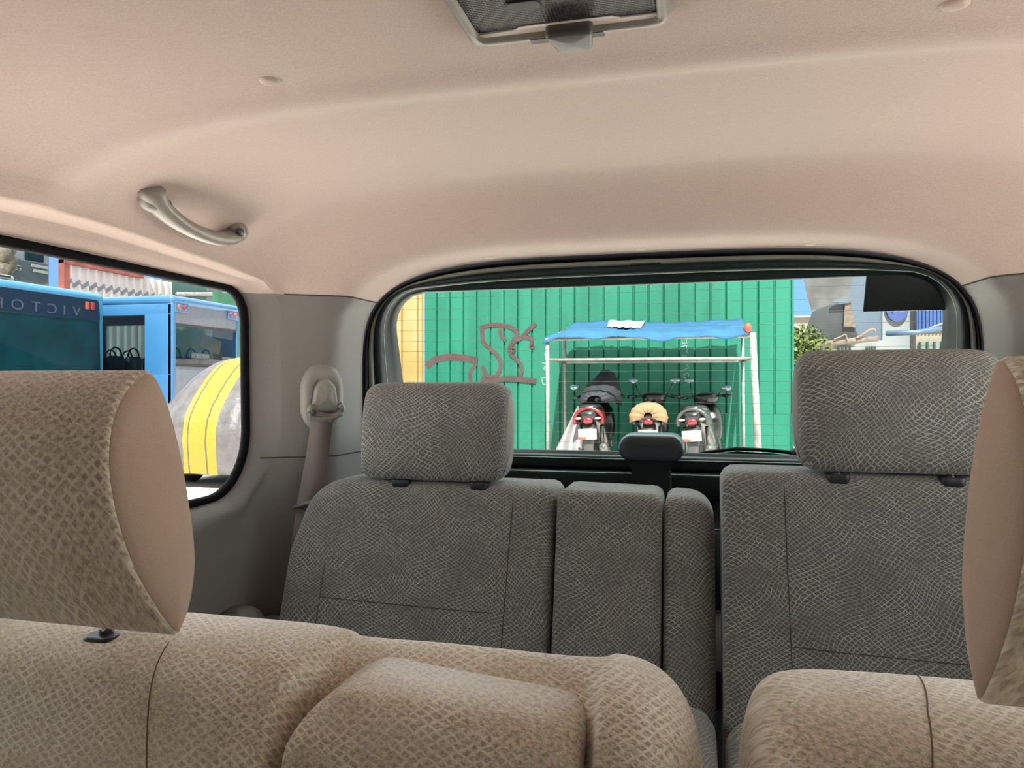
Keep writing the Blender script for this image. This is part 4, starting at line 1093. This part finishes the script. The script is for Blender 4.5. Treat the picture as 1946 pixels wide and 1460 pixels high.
loft(bm, [[(p[0], p[1], z) for p in prof] for z in (0, zt - .05)], closed=False); obj('corrugated_sheet', bm, tt.m, t)
fm = plain('rusty_red_frame', (.56, .105, .06), .7, scale=2.5, var=.35)
bm = B(); box(bm, XB - .1, XB + .12, a.y - .1, WX(268, 500, XB).y, zt - .12, zt + .26, .01); box(bm, XB - .1, XB + .10, a.y - .10, a.y + .10, 0, zt, .01); obj('frame', bm, fm, t, smooth=False)
for px0, px1, top, c_, lab in ((327, 392, 503, (.045, .20, .17), 'green wall sheet beyond the white hoarding, above the sky blue bus'), (392, 470, 522, (.25, .31, .30), 'grey-green wall sheet beyond the sky blue bus, beside the window corner')):
    o = wallx('wall_sheet', lab, 'wall sheet', XB, px0, px1, WX((px0 + px1) / 2, top - 30, XB).z, plain('sheet_paint', c_, .7, scale=.8, var=.15))
bm = B(); tube(bm, [WX(336, 559, -16.93), WX(469, 559, -16.93)], .07, 8); tag(obj('pipe_rail', bm, M['pole'], None), 'white pipe fixed along the green wall sheets above the sky blue bus', 'pipe')
a, b = WX(415, 600, -13.5), WX(520, 600, -13.5)
bm = B(); box(bm, -13.7, -13.5, a.y, b.y, 0, WX(460, 563, -13.5).z); tag(obj('low_fence', bm, plain('bright_green_sheet', (.02, .30, .13), .6, scale=1.5, var=.2), None, smooth=False), 'bright green low fence behind the rear end of the sky blue bus', 'fence')

# ---- beyond the fence on the right
Y2 = 22.0
def quad(bm, pts, Y, depth=.25):
    f = [WY(px, py, Y) for px, py in pts]; loft(bm, [f, [p + Vector((0, depth, 0)) for p in f]])
t = thing('building', 'steel blue and white building with a round blue sign, seen right of the green fence', 'building', (WY(1720, 700, Y2).x, Y2 + 1, 0))
bm = B(); a, b = WY(1595, 600, Y2), WY(1676, 600, Y2); box(bm, a.x, b.x, Y2, Y2 + 4, 0, 6.5); obj('blue_wall', bm, plain('steel_blue_cladding', (.17, .25, .36), .6, scale=1.2), t, smooth=False)
bm = B(); a2, b2 = WY(1676, 600, Y2), WY(1743, 600, Y2); box(bm, a2.x, b2.x, Y2 - .05, Y2 + 4, 0, 6.5); obj('white_wall', bm, plain('white_cladding', (.52, .56, .58), .7, scale=1), t, smooth=False)
c = WY(1703, 578, Y2); bm = B(); tube(bm, [(c.x, Y2 - .16, c.z), (c.x, Y2 - .05, c.z)], .50, 32); bmesh.ops.scale(bm, vec=(.62, 1, 1.0), verts=bm.verts, space=Matrix.Translation((-c.x, 0, -c.z))); rs_ = obj('round_sign', bm, plain('blue_sign', (.055, .13, .52), .5), t, auto=40)
bm = B(); quad(bm, [(1694, 590), (1699, 590), (1697, 597)], Y2 - .18, .02); obj('sign_mark', bm, plain('dark_mark', (.02, .05, .25), .5), rs_, smooth=False)
bm = B(); a3, b3_ = WY(1743, 600, Y2 - .5), WY(1960, 600, Y2 - .5); prof = []
for i in range(121):
    x = lerp(a3.x, b3_.x, i / 120); prof.append((x, Y2 - .5 + (.05 if i % 4 < 2 else 0)))
loft(bm, [[(p[0], p[1], z) for p in prof] for z in (WY(1780, 632, Y2).z, 6.5)], closed=False); obj('blue_cladding', bm, plain('cobalt_cladding', (.07, .19, .62), .55, scale=3), t, smooth=False)
bm = B(); a, b = WY(1743, 632, Y2 - .5), WY(1960, 700, Y2 - .5); box(bm, a.x, b.x, Y2 - .4, Y2 + 3, 0, a.z + .05); obj('cream_wall', bm, plain('cream_wall', (.62, .53, .42), .8), t, smooth=False)
bm = B(); a, b = WY(1748, 650, Y2 - .6), WY(1815, 665, Y2 - .6); box(bm, a.x, b.x, Y2 - .62, Y2 - .4, b.z, a.z - .02); wn_ = obj('window', bm, plain('pale_green_pane', (.30, .44, .36), .4), t, smooth=False)
bm = B()
for k in range(6):
    x = lerp(a.x, b.x, k / 5); box(bm, x - .025, x + .025, Y2 - .66, Y2 - .6, b.z, a.z)
obj('window_bars', bm, M['bus_dark'], wn_, smooth=False)
bm = B(); tube(bm, [WY(1684, 634, 20.5), WY(1740, 632, 20.5), WY(1830, 619, 20.5)], .065, 8); obj('awning_beam', bm, plain('blue_beam', (.12, .24, .45), .5), t)
bm = B(); tube(bm, [WY(1765, 625, 20.5), WY(1812, 607, 20.8)], .03, 6); obj('awning_strut', bm, M['pole'], t)
t = thing('low_building', 'low white wall with small barred windows, under the torn dark sheets', 'building', (WY(1610, 680, 20).x, 20.3, 0))
a, b = WY(1543, 650, 20), WY(1690, 650, 20); bm = B(); box(bm, a.x, b.x, 20, 21.5, 0, WY(1600, 648, 20).z); obj('wall', bm, plain('white_wall', (.50, .51, .52), .8, scale=1.5, var=.12), t, smooth=False)
for px0, px1 in ((1594, 1615), (1647, 1663)):
    a, b = WY(px0, 660, 19.95), WY(px1, 669, 19.95); bm = B(); box(bm, a.x, b.x, 19.95, 20.02, b.z, a.z); wn_ = obj('window', bm, plain('green_pane', (.16, .30, .17), .4), t, smooth=False)
    bm = B()
    for k in range(4):
        x = lerp(a.x, b.x, k / 3); box(bm, x - .02, x + .02, 19.92, 19.96, b.z - .02, a.z + .02)
    obj('window_bars', bm, M['bus_dark'], wn_, smooth=False)
bm = B(); tube(bm, [WY(1522, 658, 19.6), WY(1600, 650, 19.6), WY(1668, 643, 19.6)], .07, 8); obj('roof_edge', bm, plain('rusty_pipe', (.38, .28, .22), .8, var=.3), t)
bm = B(); tube(bm, smoothline([WY(*p_, 19.5) for p_ in ((1628, 642), (1640, 636), (1650, 628), (1660, 625), (1664, 630))]), .03, 6); tube(bm, smoothline([WY(*p_, 19.5) for p_ in ((1585, 645), (1598, 640), (1607, 634), (1610, 645))]), .02, 6); obj('bent_rod', bm, plain('rusty_rod', (.55, .33, .24), .8), t)
t = thing('hanging_sheet', 'torn dark grey sheet hanging in the upper gap right of the green fence', 'sheet', tuple(WY(1580, 590, 20.2)))
bm = B(); quad(bm, [(1526, 520), (1623, 520), (1614, 562), (1606, 570), (1585, 578), (1543, 590), (1535, 562)], 19.85, .1); obj('upper_sheet', bm, plain('weathered_sheet', (.20, .19, .19), .6, scale=1.3, var=.45), t, smooth=False)
bm = B(); quad(bm, [(1545, 592), (1582, 580), (1612, 576), (1622, 610), (1630, 640), (1600, 645), (1526, 652), (1527, 640)], 19.8, .1); obj('lower_sheet', bm, plain('dark_slate_sheet', (.045, .06, .07), .5, scale=1.3, var=.4), t, smooth=False)
bm = B(); quad(bm, [(1606, 578), (1617, 574), (1626, 622), (1603, 622)], 19.7, .06); obj('torn_strip', bm, plain('tan_strip', (.34, .25, .19), .8, var=.3), t, smooth=False)
bm = B(); quad(bm, [(1580, 575), (1604, 562), (1622, 568), (1606, 574)], 19.6, .1); obj('grey_bracket', bm, plain('bracket_grey', (.22, .27, .33), .5), t, smooth=False)
bm = B(); a, b = WY(1470, 606, 34), WY(1560, 606, 34); box(bm, a.x, b.x, 34, 38, 0, WY(1520, 604, 34).z); box(bm, a.x, b.x, 33.8, 38.2, WY(1520, 604, 34).z, WY(1520, 601, 34).z)
tag(obj('far_building', bm, plain('far_cream', (.70, .62, .52), .8), None, smooth=False), 'far pale building low behind the tree, right of the green fence', 'building')
# tree: leaf cards in clumps on a trunk
t = thing('tree', 'yellow-green leafy tree at the right end of the green fence', 'tree', (WY(1528, 660, 18).x, 18, 0))
bm = B(); rnd = random.Random(5); cc = WY(1526, 676, 18)
for _ in range(1500):
    d = Vector((rnd.gauss(0, 1), rnd.gauss(0, 1), rnd.gauss(0, 1))).normalized() * (rnd.random() ** .4)
    p = cc + Vector((d.x * .62, d.y * .6, d.z * .72)); s = rnd.uniform(.035, .075)
    q = Matrix.Rotation(rnd.random() * 6.3, 3, Vector((rnd.gauss(0, 1), rnd.gauss(0, 1), rnd.gauss(0, 1))).normalized())
    bm.faces.new([bm.verts.new(p + q @ Vector(v)) for v in ((-s, -s * .5, 0), (s, -s * .5, 0), (s * .8, s * .5, .01), (-s * .8, s * .5, 0))])
obj('foliage', bm, plain('leaf_green', (.23, .33, .035), .6, scale=3, var=.5), t, smooth=False, base='keep')
bm = B(); tube(bm, [(cc.x, 18, 0), (cc.x + .05, 18, .7), (cc.x, 18, cc.z)], [.08, .06, .03], 10); obj('trunk', bm, plain('bark', (.16, .12, .09), .9), t)
